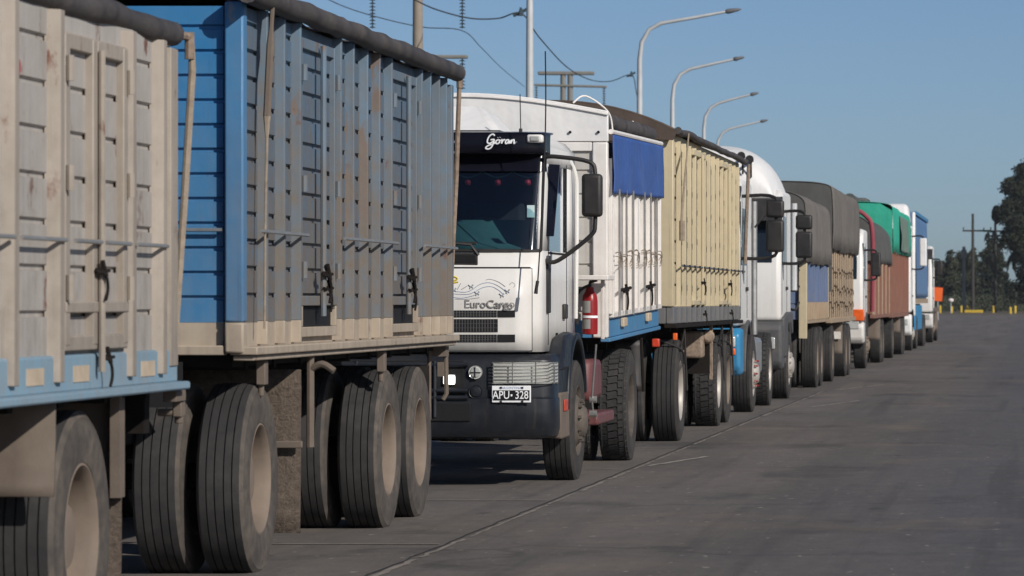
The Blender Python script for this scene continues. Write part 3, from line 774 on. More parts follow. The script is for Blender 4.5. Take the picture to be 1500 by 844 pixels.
# script lettering on the visor
def script(strokes, x0, z0, s, y, parent):
    mb = MB()
    for P in strokes:
        mb.tube(crv([(x0+p[0]*s, y, z0+p[1]*s*(.85 if p[1] > 0 else .7)) for p in P], 5), .0062, 6)
    return mb.build('lettering', 'text_white', parent)
ST = [
 [(1.0, 1.62), (.75, 1.85), (.38, 1.65), (.15, 1.1), (.18, .6), (.5, .45), (.85, .75), (1.0, 1.05), (.55, 1.0)],
 [(1.0, 1.05), (.95, .45), (.75, -.2), (.4, -.5), (.05, -.3), (.3, .1), (.9, .35), (1.25, .6)],
 [(1.55, 1.0), (1.3, .85), (1.28, .5), (1.5, .4), (1.72, .62), (1.7, .92), (1.55, 1.0), (1.8, .9), (1.98, .92)],
 [(1.45, 1.32), (1.47, 1.36)], [(1.72, 1.36), (1.74, 1.4)],
 [(1.98, .92), (2.05, 1.05), (2.02, .45), (2.1, .8), (2.3, 1.02), (2.42, .95)],
 [(2.95, .95), (2.7, 1.0), (2.5, .75), (2.55, .45), (2.75, .48), (2.95, .95), (2.92, .5), (3.08, .5)],
 [(3.08, .5), (3.22, 1.0), (3.2, .45), (3.32, .85), (3.55, 1.02), (3.6, .7), (3.62, .45), (3.85, .6), (3.95, .75)]]
script([[(p[0]+p[1]*.12, p[1]) for p in P] for P in ST], (705-1525)/190, 2.645, .060, 31.815, vis_o)
for k in range(2):
    MB().tube([((660-1525)/190, 31.82, 2.68-.08*k), ((660-1525)/190, 31.84, 2.68-.08*k)], .012, 8).build('visor_bolt', 'text_silver', vis_o)
# roof unit and antennas
ac = MB().hexa([(XC-.75, 32.4, 2.75), (XC+.72, 32.4, 2.75), (XC+.72, 33.5, 2.75), (XC-.75, 33.5, 2.75), (XC-.6, 32.75, 3.0), (XC+.50, 32.75, 3.0), (XC+.50, 33.4, 2.98), (XC-.6, 33.4, 2.98)])
aco = ac.build('roof_fan_unit', 'white_tarp', t3, .05, seg=3)
box('fan_grille', 'void', aco, XC-.72, XC+.70, 32.37, 32.6, 2.735, 2.795, .01)
MB().tube([((760-1525)/187, 32.2, 2.74), ((760-1525)/187, 32.2, 2.80)], .014, 8).tube([((760-1525)/187, 32.2, 2.80), ((759-1525)/187, 32.2, 3.07)], .004, 6).build('antenna', 'black', t3)
ax = (788-1525)/190
MB().tube(crv([(ax, 31.52, 1.50), (ax+.045, 31.55, 2.3), (ax+.062, 31.56, 2.9), (ax+.058, 31.57, 3.37)], 6), .0055, 6).tube([(ax-.012, 31.52, 1.50), (ax+.005, 31.52, 1.60)], .013, 8).build('antenna', 'black', t3)
# gaps, door, handle on the right side
xr = XC+HW
dg = MB(); dg.box(xr-.01, xr+.003, 32.10, 32.125, 1.1, 2.5).box(xr-.01, xr+.003, 33.34, 33.36, 1.08, 2.55).box(xr-.01, xr+.003, 32.10, 33.36, 1.815, 1.83).box(xr-.01, xr+.003, 32.6, 32.75, 1.15, 1.19)
dg.build('door_gap', 'void', t3)
box('door_handle', 'black', t3, xr, xr+.03, 33.05, 33.22, 1.30, 1.42, .01)
MB().box(xr+.003, xr+.02, 31.98, 32.15, 1.35, 1.8).build('vent_panel', 'black', t3, .008)
MB().hexa([(xr-.005, 31.98, 1.95), (xr+.055, 32.02, 1.95), (xr+.055, 32.05, 1.95), (xr-.005, 32.0, 1.95), (xr-.005, 32.15, 2.52), (xr+.07, 32.30, 2.52), (xr+.07, 32.33, 2.52), (xr-.005, 32.17, 2.52)]).build('wind_deflector', 'black_gloss', t3, .008)
MB().tube(crv([(xr+.03, 33.75, 1.3), (xr+.04, 33.75, 2.2), (xr+.03, 33.7, 2.5), (xr-.06, 33.6, 2.68)], 5), .018, 8).build('grab_rail', 'white', t3)
# mirror
mx, my = (868-1525)/188, 31.92
mm = MB().tube(crv([(xr-.01, 31.95, 2.565), (xr+.08, 31.93, 2.57), (mx-.03, my, 2.53), (mx+.02, my, 2.44), (mx+.02, my, 2.2)], 5), .017, 8)
mm.tube(crv([(mx+.02, my, 2.4), (mx+.02, my, 2.06), (mx-.02, my, 1.95), (xr+.10, 31.93, 1.76), (xr-.0, 31.95, 1.76)], 5), .017, 8)
mo = mm.build('mirror_arm', 'black', t3)
MB().box(mx-.082, mx+.078, my-.06, my+.045, 2.10, 2.435).build('mirror_housing', 'black', mo, .03, seg=3)
lm = 2*XC-mx
MB().tube(crv([(2*XC-xr, 31.95, 2.565), (lm, my, 2.53), (lm, my, 1.95), (2*XC-xr, 31.95, 1.76)], 5), .017, 8).box(lm-.08, lm+.08, my-.06, my+.045, 2.10, 2.435).build('mirror', 'black', t3)
# bumper
bm_ = MB(); BH = 1.21; BY = 31.56
prof = [(.385, .13), (.40, .06), (.47, .01), (.60, 0), (.685, 0), (.70, .022), (.94, .022), (.985, .035), (1.025, .10), (1.028, .2)]
def bring(z, o):
    P = [(XC+BH, 32.55, z)]
    for u in US: P.append((XC+u*(BH-o*.4), plan(u, BY+o, .26, 5), z))
    return P+[(XC-BH, 32.55, z)]
rows = [bring(z, o) for z, o in prof]; n_ = len(rows[0])
bm_.add([p for r in rows for p in r], [(a*n_+i, a*n_+i+1, (a+1)*n_+i+1, (a+1)*n_+i) for a in range(len(rows)-1) for i in range(n_-1)])
bump = bm_.build('bumper', 'navy', t3, smooth=38, solid=.01)
MB().box(XC-1.0, XC+1.0, 31.78, 31.86, .40, 1.07).build('bumper_backing', 'void', t3)
# central opening with tubes
ox = (690-1525)/190
MB().box(2*XC-ox+.05, ox-.05, BY+.002, BY+.018, .72, .985).build('bumper_opening', 'void', bump, .004)
MB().box(2*XC-ox-.0, ox+.0, BY-.014, BY-.004, .52, .66).build('bumper_opening', 'void', bump, .004)
bt = MB()
for z in (.955, .755, .70): bt.tube([(2*XC-ox+.02, BY-.012, z), (ox-.02, BY-.012, z)], .018, 8)
for x in (XC-.3, XC+.3): bt.tube([(x, BY-.014, .55), (x, BY-.014, .98)], .016, 8)
bt.build('bull_bar', 'navy', t3)
for x in ((659-1525)/190, 2*XC-(659-1525)/190):
    MB().box(x-.055, x+.05, BY-.01, BY+.03, .79, .885).build('lamp_housing', 'black', bump, .01)
    MB().box(x-.045, x+.045, BY-.030, BY-.008, .802, .874).build('driving_lamp', 'lit', bump, .012)
for x in ((697-1525)/190, 2*XC-(697-1525)/190):
    for z, m2 in ((.895, 'lens'), (.745, 'navy')):
        q = MB(); cc = Vector((x, BY-.002 if z > .8 else BY+.006, z))
        P = [(.0, -.018), (.036, -.014), (.045, -.002), (.052, -.006), (.052, .02)]
        for r_, h_ in [(0, 0)]: pass
        vs = [cc+Vector((r_*math.cos(k*math.pi/10), h_, r_*math.sin(k*math.pi/10))) for r_, h_ in P for k in range(20)]
        q.add(vs, [(a*20+k, a*20+(k+1) % 20, (a+1)*20+(k+1) % 20, (a+1)*20+k) for a in range(4) for k in range(20)])
        o = q.build('fog_lamp', m2, bump, smooth=30)
        if z > .8: MB().box(x-.045, x+.045, BY-.026, BY-.02, z-.003, z+.003).box(x-.003, x+.003, BY-.026, BY-.02, z-.045, z+.045).build('lamp_cross', 'black', o)
# head lamps with guards
for s_ in (1, -1):
    hx0 = (722-1525)/190 if s_ > 0 else 2*XC-(722-1525)/190; hx1 = (812-1525)/190 if s_ > 0 else 2*XC-(812-1525)/190
    a, b2 = sorted((hx0, hx1))
    fy = lambda x: plan((x-XC)/BH, BY, .26, 5)
    hm = MB().grid(lambda u, v: Vector((a+(b2-a)*u, fy(a+(b2-a)*u)+.008, .805+.165*v)), 16, 2)
    hl = hm.build('headlight', 'lens', bump, smooth=60)
    MB().grid(lambda u, v: Vector((a+(b2-a)*u, fy(a+(b2-a)*u)+.014, .80+.175*v)), 16, 2).build('headlight_frame', 'black', bump)
    gm = MB()
    for k in range(7):
        z = .812+.155*k/6
        gm.tube([(a+(b2-a)*q/14, fy(a+(b2-a)*q/14)-.03, z) for q in range(15)], .0052, 6)
    for q in (0.02, .33, .70, .97):
        x = a+(b2-a)*q; gm.tube([(x, fy(x)-.034, .805), (x, fy(x)-.034, .972)], .005, 6)
    gm.build('lamp_guard', 'chrome', hl)
# number plate
px0, px1 = (721.5-1525)/190, (778.5-1525)/190; pc = (px0+px1)/2; py_ = BY-.012
pl = MB().box(px0, px1, py_-.006, py_, .663, .792).build('number_plate', 'text_white', t3, .008)
box('plate_field', 'plate_black', pl, px0+.010, px1-.010, py_-.010, py_-.005, 0.680, .757, 0)
text_mesh('plate_lettering', 'APU', .088, 'text_white', pl, (pc-.078, py_-.0105, .718), .001, .80, 0, .0004)
text_mesh('plate_lettering', '328', .088, 'text_white', pl, (pc+.080, py_-.0105, .718), .001, .80, 0, .0004)
box('plate_dot', 'text_white', pl, pc-.006, pc+.008, py_-.0125, py_-.0095, .710, .726, .003)
text_mesh('plate_lettering', 'ARGENTINA', .026, 'mark_blue', pl, (pc, py_-.0065, .774), .0008, 1.1, 0, 0)
pb = MB()
for x in (pc-.08, pc+.085):
    for z in (.777, .67): pb.box(x-.008, x+.008, py_-.012, py_-.005, z-.007, z+.007)
pb.build('plate_bolt', 'black', pl)
# bumper corner, step and mudguard
mb = MB().hexa([(XC+1.10, 32.0, .38), (XC+1.225, 32.02, .36), (XC+1.225, 32.55, .36), (XC+1.10, 32.55, .38), (XC+1.10, 31.90, .73), (XC+1.225, 31.93, .73), (XC+1.225, 32.5, .73), (XC+1.10, 32.5, .73)])
bc = mb.build('bumper_corner', 'brown_metal', t3, .02)
MB().box(XC+1.226, XC+1.236, 32.1, 32.35, .58, .67).build('reflector', 'redlens', bc, .01)
def arch(xa, xb, yc, zc, r0, r1, a0, a1, name, mat, root, n=16):
    mb = MB(); poly = []
    for k in range(n+1):
        a = R(a0+(a1-a0)*k/n); poly.append((yc-r1*math.cos(a), zc+r1*math.sin(a)))
    for k in range(n, -1, -1):
        a = R(a0+(a1-a0)*k/n); poly.append((yc-r0*math.cos(a), zc+r0*math.sin(a)))
    return mb.prism(poly, 'x', xa, xb).build(name, mat, root, .015)
YW = 33.08
for xa_, xb_ in ((XC+.82, XC+1.235), (XC-1.235, XC-.82)):
    arch(xa_, xb_, YW, .53, .60, .66, 5, 165, 'mudguard', 'navy', t3)
MB().hexa([(XC+1.0, 31.98, .90), (XC+1.232, 31.98, .90), (XC+1.232, 32.5, .90), (XC+1.0, 32.5, .90), (XC+1.12, 32.35, 1.17), (XC+1.225, 32.35, 1.17), (XC+1.225, 32.8, 1.2), (XC+1.12, 32.8, 1.2)]).build('mudguard', 'navy', t3, .03)
box('step', 'black', t3, XC+.95, XC+1.2, 32.0, 32.5, .40, .46)
# wheels
axle_set(t3, XC+1.245, 2.45, YW, False, .49, 'clean', 'rim_dark')
axle_set(t3, -3.70, 2.5, 37.1, True, .51, 'lug', 'rim_dark')
chassis(t3, -3.9, 2.1, 32.2, 39.4, .78, 1.02)
MB().box(XC-.4, XC+.4, 32.2, 33.6, .55, 1.05).build('engine_block', 'dark', t3, .05)
# behind the cab
box('air_tank', 'maroon', t3, -4.15, -3.79, 34.55, 35.35, .60, .95, .05)
box('tank_step', 'maroon', t3, -4.1, -3.72, 34.4, 35.7, .40, .50, .02)
tk = MB()
for z in (.62, .5): tk.tube([(-3.78, 34.3, z), (-3.72, 34.3, z)], .03, 10)
tk.tube([(-3.72, 34.25, 1.08), (-3.76, 34.28, .62), (-3.75, 34.3, .5)], .008, 6)
tk.build('tank_pipe', 'steel', t3)
ex = MB(); exx, exy = -3.80, 34.50
for r_, z in ((0, 1),): pass
def vlathe(mb, prof, c, n=16):
    vs = [Vector((c[0]+r_*math.cos(2*math.pi*k/n), c[1]+r_*math.sin(2*math.pi*k/n), z)) for r_, z in prof for k in range(n)]
    mb.add(vs, [(a*n+k, a*n+(k+1) % n, (a+1)*n+(k+1) % n, (a+1)*n+k) for a in range(len(prof)-1) for k in range(n)])
vlathe(ex, [(0, 1.16), (.064, 1.165), (.066, 1.20), (.066, 1.44), (.06, 1.49), (.035, 1.53), (.03, 1.56), (0, 1.56)], (exx, exy))
eo = ex.build('fire_extinguisher', 'red', t3)
MB().tube([(exx, exy, 1.56), (exx, exy, 1.60), (exx+.06, exy-.02, 1.62)], .014, 6).tube(crv([(exx, exy-.02, 1.58), (exx-.10, exy-.03, 1.5), (exx-.10, exy-.03, 1.25)], 4), .012, 6).build('extinguisher_valve', 'black', eo)
b_ = MB(); vlathe(b_, [(.067, 1.30), (.069, 1.301), (.069, 1.32), (.067, 1.321)], (exx, exy)); b_.build('extinguisher_band', 'text_white', eo)
for z_, h_ in ((1.21, .08), (1.345, .10)):
    MB().grid(lambda u, v: Vector((exx+.0675*math.cos(R(205+75*u)), exy+.0675*math.sin(R(205+75*u)), z_+h_*v)), 8, 1).build('extinguisher_label', 'label_grey', eo)
sh = MB().box(-4.0, -3.62, 34.25, 34.75, 1.62, 1.66).box(-4.02, -3.98, 34.3, 34.75, 1.1, 1.64).box(-3.72, -3.69, 34.6, 34.65, 1.12, 1.62)
sh.build('side_bracket', 'white_body', t3, .006)
MB().tube(crv([(-3.86, 34.1, 1.95), (-3.95, 34.25, 1.75), (-3.93, 34.35, 1.3), (-3.98, 34.6, 1.1)], 5), .022, 8).tube(crv([(-3.90, 34.1, 1.85), (-4.02, 34.25, 1.7), (-4.0, 34.35, 1.25), (-4.05, 34.6, 1.1)], 5), .022, 8).build('air_hose', 'dark', t3)
MB().box(-4.45, -4.0, 33.75, 34.5, .42, 1.0).box(-4.6, -3.98, 35.4, 36.45, .40, .98).build('sun_block_box', 'dark', t3, .03)  # dark side boxes added to keep low sun off the ground under the truck
# body
XR = -3.70; xl = XR-2.5; ya, yb = 34.87, 39.5
PIV = Vector((0, ya, 1.13)); A_ = R(.9)
def xf3(v):
    d_ = v-PIV; return PIV+Vector((d_.x, d_.y*math.cos(A_)-d_.z*math.sin(A_), d_.y*math.sin(A_)+d_.z*math.cos(A_)))
walls(t3, XR, 2.5, ya, yb, 1.15, 2.80, .20, .018, 'white_body', 'box_front', xf3)
# header board with arched top
hb = [(xl-.02, 2.80), (XR+.02, 2.80), (XR+.02, 3.06)]+[(XR+.02-(2.54)*k/20, 3.06+.155*math.sin(math.pi*k/20)) for k in range(1, 20)]+[(xl-.02, 3.06)]
MB().prism(hb, 'y', ya-.04, ya+.03).build('header_board', 'white_tarp', t3, .008, xf=xf3)
MB().tube([(XR+.02-2.54*k/20, ya-.05, 3.03+.155*math.sin(math.pi*k/20)) for k in range(21)], .010, 6).build('header_trim', 'white_body', t3, xf=xf3)
for k in (.12, .2):
    MB().tube([(XR-k*3+.3, ya-.06, 2.88), (XR-k*3+.3, ya-.04, 2.88)], .012, 6).build('header_bolt', 'dark', t3, xf=xf3)
for x in (XR-.115, xl-.015):
    MB().box(x, x+.13, ya-.035, ya+.065, 1.13, 2.795).build('corner_post', 'white_body', t3, .012, xf=xf3)
box('front_beam', 'white_body', t3, xl+.12, XR-.12, ya-.03, ya+.02, 2.72, 2.795, .006, xf3)
box('front_post', 'white_body', t3, XR-.42, XR-.36, ya-.03, ya+.02, 1.15, 2.715, .006, xf3)
mb = MB().box(XR-.03, XR+.012, ya+.07, yb, 1.13, 1.285); mb.build('lower_rail', 'body_blue', t3, .008, xf=xf3)
mb = MB().box(XR-.05, XR+.03, ya-.02, yb+.02, 1.095, 1.128); mb.build('rail_lip', 'body_blue', t3, .006, xf=xf3)
box('front_sill', 'body_blue', t3, xl+.1, XR-.11, ya-.02, ya+.04, 1.13, 1.28, .006, xf3)
for (a, b2) in ((34.98, 37.15), (37.22, 39.42)):
    mb = MB(); q = (b2-a)/8
    for k in range(9):
        w_ = .045 if k % 2 else .075
        mb.box(XR-.006, XR+(.045 if k % 2 == 0 else .03), a+q*k-w_/2, a+q*k+w_/2, 1.33, 2.66)
    mb.box(XR-.006, XR+.05, a, b2, 1.30, 1.345)
    d = mb.build('side_door', 'white_body', t3, .005, xf=xf3)
    for y in (a+.4, a+1.0, a+1.6):
        MB().tube([(XR+.06, y, 1.31), (XR+.06, y, 2.4)], .010, 6).build('lock_bar', 'steel', d, xf=xf3)
    latch(d, XR+.06, a+.75, 1.52, xf3, 1.1)
    MB().tube([(XR+.07, a+.45, 1.53), (XR+.075, a+1.2, 1.54)], .015, 6).build('latch_bar', 'dark', d, xf=xf3)
    for y in (a+.3, a+.8, a+1.3, a+1.8):
        rp = MB()
        for k in range(4):
            ph = random.uniform(0, 6)
            rp.tube(crv([(XR+.06, y-.22, 1.84+.02*math.sin(ph)), (XR+.08, y+.0, 1.84+.03*math.sin(ph)), (XR+.075, y+.12+.08*math.sin(ph*2), 1.82-.03*k), (XR+.065, y+.10*math.cos(ph), 1.77-.02*k)], 3), .004, 5)
        rp.build('tie_knot', 'rope', d, xf=xf3)
    MB().box(XR+.012, XR+.05, a+.9, a+1.2, 1.20, 1.28).build('sill_bracket', 'tan_patch', d, .01, xf=xf3)
def drape(root, mat, x, y0, y1, zt, zb, amp=.02, nu=60, nv=18, waves=9, name='side_tarp', xf=None, edge=.03, belly=.03):
    def f(u, v):
        z = zt+(zb-zt)*v
        if v > .95: z += edge*noise.noise(Vector((u*9, y0, 2)))
        return Vector((x+belly*math.sin(v*2.4)+amp*v**.7*(math.sin(u*waves*6.28+1.2*math.sin(u*5+v*2))*.5+noise.noise(Vector((u*waves*1.3, v*2.2, y0)))), y0+(y1-y0)*u, z))
    return MB().grid(f, nu, nv).build(name, mat, root, smooth=70, xf=xf, solid=.006)
drape(t3, 'tarp_blue', XR+.055, ya+.03, yb+.03, 2.86, 2.36, .012, xf=xf3, waves=5, edge=.012, belly=.004)
MB().tube([(XR+.04, ya, 2.885), (XR+.04, yb, 2.885)], .022, 8).build('top_rail', 'white_body', t3, xf=xf3)
roll(t3, 'tarp_grey', [(XR-.10, ya+.08, 2.985), (XR-.08, yb+.05, 2.975)], .075, seed=8, xf=xf3)
MB().tube(crv([(XR-.28, ya-.0, 3.13), (XR-.18, ya+.06, 3.19), (XR+.0, ya+.14, 3.06), (XR+.04, ya+.14, 2.9)], 5), .008, 8).build('tarp_hoop', 'white_body', t3, xf=xf3)
MB().grid(lambda u, v: Vector((xl+.05+2.3*u, ya+.05+(yb-ya)*v, 2.98+.15*math.sin(math.pi*u))), 8, 8).build('tarp_cover', 'tarp_grey', t3, xf=xf3, solid=.01)
for y, z0_ in ((38.2, .35),):
    mudflap(t3, 'black', XR-.66, XR-.02, y+(.0), z0_+.25, 1.08)
MB().tube([(XR-.02, 38.1, 1.1), (XR-.0, 38.12, .6)], .015, 6).build('flap_bracket', 'dark', t3)
MB().box(XR-.05, XR+.02, 39.45, 39.55, 1.0, 1.08).build('tail_lamp', 'redlens', t3, .01)

# ================================================================== 4 cream trailer
XR = -3.70; xl = XR-2.5
t4 = thing('grain_trailer', (-4.95, 45, 0), 'cream ribbed grain trailer with brown tarpaulin roof and grey lower strip', 'trailer', 'trucks and trailers waiting in the queue')
ya, yb = 41.1, 50.2; z0, z1 = 1.24, 3.12
walls(t4, XR, 2.5, ya, yb, 1.385, z1, .22, .012, 'cream', 'cream')
for x in (XR-.13, xl-.015): MB().box(x, x+.145, ya-.05, ya+.06, 1.385, 3.10).build('corner_post', 'cream', t4, .012)
box('lower_rail', 'cream_grey', t4, XR-.06, XR+.015, ya-.03, yb, 1.215, 1.38, .006)
box('front_sill', 'cream_grey', t4, xl, XR-.065, ya-.03, ya+.05, 1.215, 1.38, .006)
box('rail_lip', 'dark', t4, XR-.08, XR+.05, ya-.05, yb, 1.17, 1.212, .006)
ys = [41.55+.62*k for k in range(14)]
for y in ys:
    rib(t4, ['cream', 'cream_grey'], XR, y, .09, .045, 1.22, 3.06, 1.385); rib(t4, ['void'], XR, y-.068, .03, .004, 1.40, 3.0)
for y in [41.86+.62*k for k in range(13)]: rib(t4, ['cream'], XR, y, .06, .022, 1.40, 3.02)
for (a, b2) in ((43.1, 44.6), (46.9, 48.3)):
    c = (a+b2)/2
    dm = MB().box(XR-.004, XR+.05, a, b2, 2.98, 3.04).box(XR-.004, XR+.05, a, b2, 1.40, 1.45)
    d = dm.build('side_door', 'cream', t4, .005)
    MB().tube([(XR+.075, c, 1.42), (XR+.075, c, 3.0)], .016, 6).build('lock_bar', 'cream', d)
    latch(d, XR+.07, c, 1.64, s=.9); latch(d, XR+.07, c+.2, 1.30, s=.8)
MB().tube([(XR+.075, ya+.3, 1.80), (XR+.075, yb-.1, 1.80)], .011, 6).build('tie_rail', 'cream_grey', t4)
for y in ys:
    MB().tube([(XR+.07, y-.1, 1.80), (XR+.09, y-.04, 1.81), (XR+.085, y, 1.77)], .006, 5).build('tie_hook', 'dark', t4)
for k in range(13):
    y = 41.86+.62*k
    m_ = MB(); q_ = y+.31-.10; m_.tube([(XR+.004, q_, 2.95), (XR+.004, q_, 1.5)], .006, 4)
    for z in (2.9, 2.62, 2.34, 2.06, 1.62): zz_ = z+random.uniform(-.06, .06); m_.box(XR-.002, XR+.012, q_-.022, q_+.022, zz_-.03, zz_+.03)
    m_.build('rope_eye', 'void', t4)
# pitched tarpaulin roof with hanging front valance
def roof4(u, v):
    s_ = -1+2*u
    return Vector((XR+.06-(2.62)*(u), ya-.12+(yb-ya+.3)*v, 3.14+.31*(1-abs(s_)**2.2)+.012*math.sin(v*50)))
MB().grid(roof4, 16, 40).build('tarp_cover', 'tarp_brown', t4, solid=.012, smooth=60)
vp = [(XR+.06-2.62*k/16, 3.135+.31*(1-abs(-1+k/8)**2.2)) for k in range(17)]+[(xl-.06, 3.06)]+[(XR-2.4*(1-k/8)+.02, 3.055+.015*math.sin(k*2)) for k in range(9)]
MB().prism(vp, 'y', ya-.145, ya-.125).build('tarp_front', 'tarp_brown', t4)
roll(t4, 'tarp_grey', [(XR+.07, ya-.12, 3.15), (XR+.07, yb+.1, 3.15)], .036, amp=.06, seed=11)
MB().tube([(XR+.13, ya+.4, 3.14), (XR+.09, ya+.15, 2.4), (XR+.08, ya+.1, 2.2)], [.008, .013, .013], 6).tube([(XR+.09, ya+.1, 2.25), (XR+.09, ya+.1, 2.05)], .03, 6).build('tarp_strap', 'rope', t4)
MB().tube(crv([(XR-.42, ya-.16, 3.20), (XR-.36, ya-.18, 3.22), (XR-.24, ya-.16, 2.98)], 4), .012, 6).build('tarp_hoop', 'white_body', t4)
MB().tube([(XR+.10, yb+.22, 3.12), (XR+.06, yb+.16, 1.9)], .022, 6).build('crank_rod', 'rust', t4)
chassis(t4, XR, 2.5, ya+.1, yb-.1, .85, 1.15)
axle_set(t4, XR+.0, 2.5, 42.2, True, .53, 'clean', 'rim_silver')
axle_set(t4, XR, 2.5, 47.2, True, .53, 'lug', 'rim_silver'); axle_set(t4, XR, 2.5, 48.6, True, .53, 'clean', 'rim_tan')
for y in (42.2, 47.2, 48.6): leafspring(t4, XR-.75, y)
for y in (46.35, 49.4): 
    MB().box(XR-.7, XR-.05, y, y+.03, .62, 1.1).build('mudflap', 'dark', t4); box('flap_post', 'rust', t4, XR-.06, XR-.02, y+.04, y+.09, .55, 1.17)
for (y, x) in ((42.35, 0), (47.35, 0), (48.75, 0)):
    MB().tube(crv([(XR-.25, y-.5, 1.06), (XR+.01, y-.4, .95), (XR+.03, y-.2, .80)], 4), .012, 6).tube([(XR-.0, y-.36, .93), (XR+.02, y-.1, 1.15), (XR+.04, y+.0, .52)], .012, 6).build('brake_hose', 'black', t4)
box('side_lamp', 'orange', t4, XR-.0, XR+.04, 41.15, 41.25, 1.05, 1.12)
MB().box(XR-.35, XR-.1, 46.0, 46.3, .8, 1.1).tube([(XR-.2, 46.9, .95), (XR-.05, 46.2, 1.05)], .08, 8).build('brake_chamber', 'rust', t4, .03)

# ================================================================== generic far cab
def far_cab(root, xr, W, yf, depth, z0, zw, zt, paint, bumper_m, visor=True, rake=.28, zb0=.42, zb1=1.0, bev=.07, lamp=None):
    xl_ = xr-W; yb_ = yf+depth
    cb = MB().prism([(yf, z0), (yf-.01, zw), (yf+rake, zt-.12), (yf+rake+.25, zt), (yb_, zt), (yb_, z0)], 'x', xl_, xr).build('cab', paint, root, bev, seg=3)
    dz = zt-.3-zw; sl = rake/(zt-.12-zw)
    MB().prism([(yf-.018+.04*sl, zw+.04), (yf-.018+sl*dz, zw+dz), (yf+.03+sl*dz, zw+dz), (yf+.03+.04*sl, zw+.04)], 'x', xl_+.13, xr-.13).build('windshield', 'dark_glass', root, .01)
    MB().prism([(yf+.22, zw+.05), (yf+.35+rake*.6, zt-.38), (yf+1.25, zt-.38), (yf+1.25, zw+.05)], 'x', xr-.01, xr+.008).build('side_window', 'dark_glass', root, .004)
    MB().prism([(yf+.22, zw+.05), (yf+.35+rake*.6, zt-.38), (yf+1.25, zt-.38), (yf+1.25, zw+.05)], 'x', xl_-.008, xl_+.01).build('side_window', 'dark_glass', root, .004)
    gp = MB().box(xr-.01, xr+.004, yf+.17, yf+.2, z0+.1, zt-.3).box(xr-.01, xr+.004, yf+1.3, yf+1.33, z0+.1, zt-.3)
    gp.build('door_gap', 'void', root)
    box('door_handle', 'black', root, xr, xr+.03, yf+1.05, yf+1.22, z0+.45, z0+.5)
    bp = MB().prism([(yf-.10, zb0+.1), (yf-.12, zb1-.08), (yf-.03, zb1), (yf+.5, zb1), (yf+.5, zb0), (yf, zb0)], 'x', xl_-.02, xr+.02).build('bumper', bumper_m, root, .05, seg=3)
    for x in (xr-.36, xl_+.08):
        MB().box(x, x+.28, yf-.135, yf-.09, zb0+.30, zb0+.47).build('headlight', 'lens', bp, .015)
    gr = MB()
    for k in range(5): gr.box(xl_+.4, xr-.4, yf-.025, yf+.0, zb1+.10+.09*k, zb1+.15+.09*k)
    gr.build('grille', 'black', root, .004)
    if visor:
        MB().prism([(yf-.12, zt-.46), (yf-.02, zt-.14), (yf+rake+.02, zt-.10), (yf+rake, zt-.16), (yf-.0, zt-.30), (yf-.09, zt-.46)], 'x', xl_+.02, xr+.01).build('sun_visor', 'black', root, .01)
    for x in (xr, xl_):
        s_ = 1 if x == xr else -1
        a, b2 = sorted((x-.42*s_, x+.025*s_))
        arch(a, b2, yf+1.42, .53, .60, .67, 0, 170, 'mudguard', 'grey_plastic' if paint == 'white' else 'dark', root)
    return cb
def far_mirror(root, x, y, z0, z1, hw=.12, xs=None, small=True, mat='black', ztop=None):
    m_ = MB().tube(crv([(xs, y+.1, z1+.05), (x, y, z1+.03), (x, y, (z0+z1)/2), (x, y, z0-.04), (xs, y+.1, z0-.08)], 5), .022, 6)
    o = m_.build('mirror_arm', 'black', root)
    zs = z1-(z1-z0)*.36
    if small:
        MB().box(x-hw, x+hw, y-.07, y+.05, zs+.015, z1).build('mirror_housing', mat, o, .035, seg=3)
        MB().box(x-hw, x+hw, y-.07, y+.05, z0, zs-.015).build('mirror_housing', mat, o, .035, seg=3)
    else: MB().box(x-hw, x+hw, y-.07, y+.05, z0, z1).build('mirror_housing', mat, o, .035, seg=3)

# ---- 5 white tractor with blue bumper
GQ = 'trucks and trailers waiting in the queue'
t5 = thing('tractor_unit', (-4.95, 53.5, 0), 'white tractor unit with bright blue bumper and red wheel nuts behind the cream trailer', 'truck', GQ)
far_cab(t5, -3.80, 2.4, 51.6, 2.2, 1.12, 1.85, 3.0, 'white', 'truck_blue', True, .25, .50, 1.10)
MB().hexa([(-6.0, 52.1, 2.98), (-3.95, 52.1, 2.98), (-3.95, 53.6, 2.98), (-6.0, 53.6, 2.98), (-5.7, 52.9, 3.52), (-4.25, 52.9, 3.52), (-4.25, 53.5, 3.46), (-5.7, 53.5, 3.46)]).build('roof_fairing', 'white_tarp', t5, .09, seg=3)
far_mirror(t5, -3.37, 51.9, 2.06, 2.72, .115, -3.82)
MB().tube([(-3.78, 53.9, 1.0), (-3.78, 53.9, 2.75)], .045, 12).build('exhaust_stack', 'steel', t5)
MB().tube([(-3.62, 53.5, 2.55), (-3.50, 53.5, 2.72)], .02, 6).tube([(-3.74, 53.5, 2.4), (-3.62, 53.5, 2.55)], .014, 6).build('antenna', 'black', t5)
box('headlight', 'lens', t5, -4.0, -3.84, 51.44, 51.50, .86, 1.0, .02); box('indicator_lamp', 'orange', t5, -4.0, -3.84, 51.445, 51.5, .76, .845, .015)
axle_set(t5, -3.72, 2.46, 53.15, False, .51, 'clean', 'rim_silver')
for k in range(10):
    a = k*math.pi/5; MB().tube([(-3.71, 53.15+.168*math.cos(a), .5+.168*math.sin(a)), (-3.665, 53.15+.168*math.cos(a), .5+.168*math.sin(a))], [.018, .009], 6).build('wheel_nut', 'red', t5)
axle_set(t5, -3.72, 2.46, 56.4, True, .51, 'lug', 'rim_silver')
chassis(t5, -3.9, 2.1, 51.9, 57.4, .72, .98)
MB().box(-4.05, -3.78, 54.3, 55.5, .45, .95).build('fuel_tank', 'steel', t5, .06)

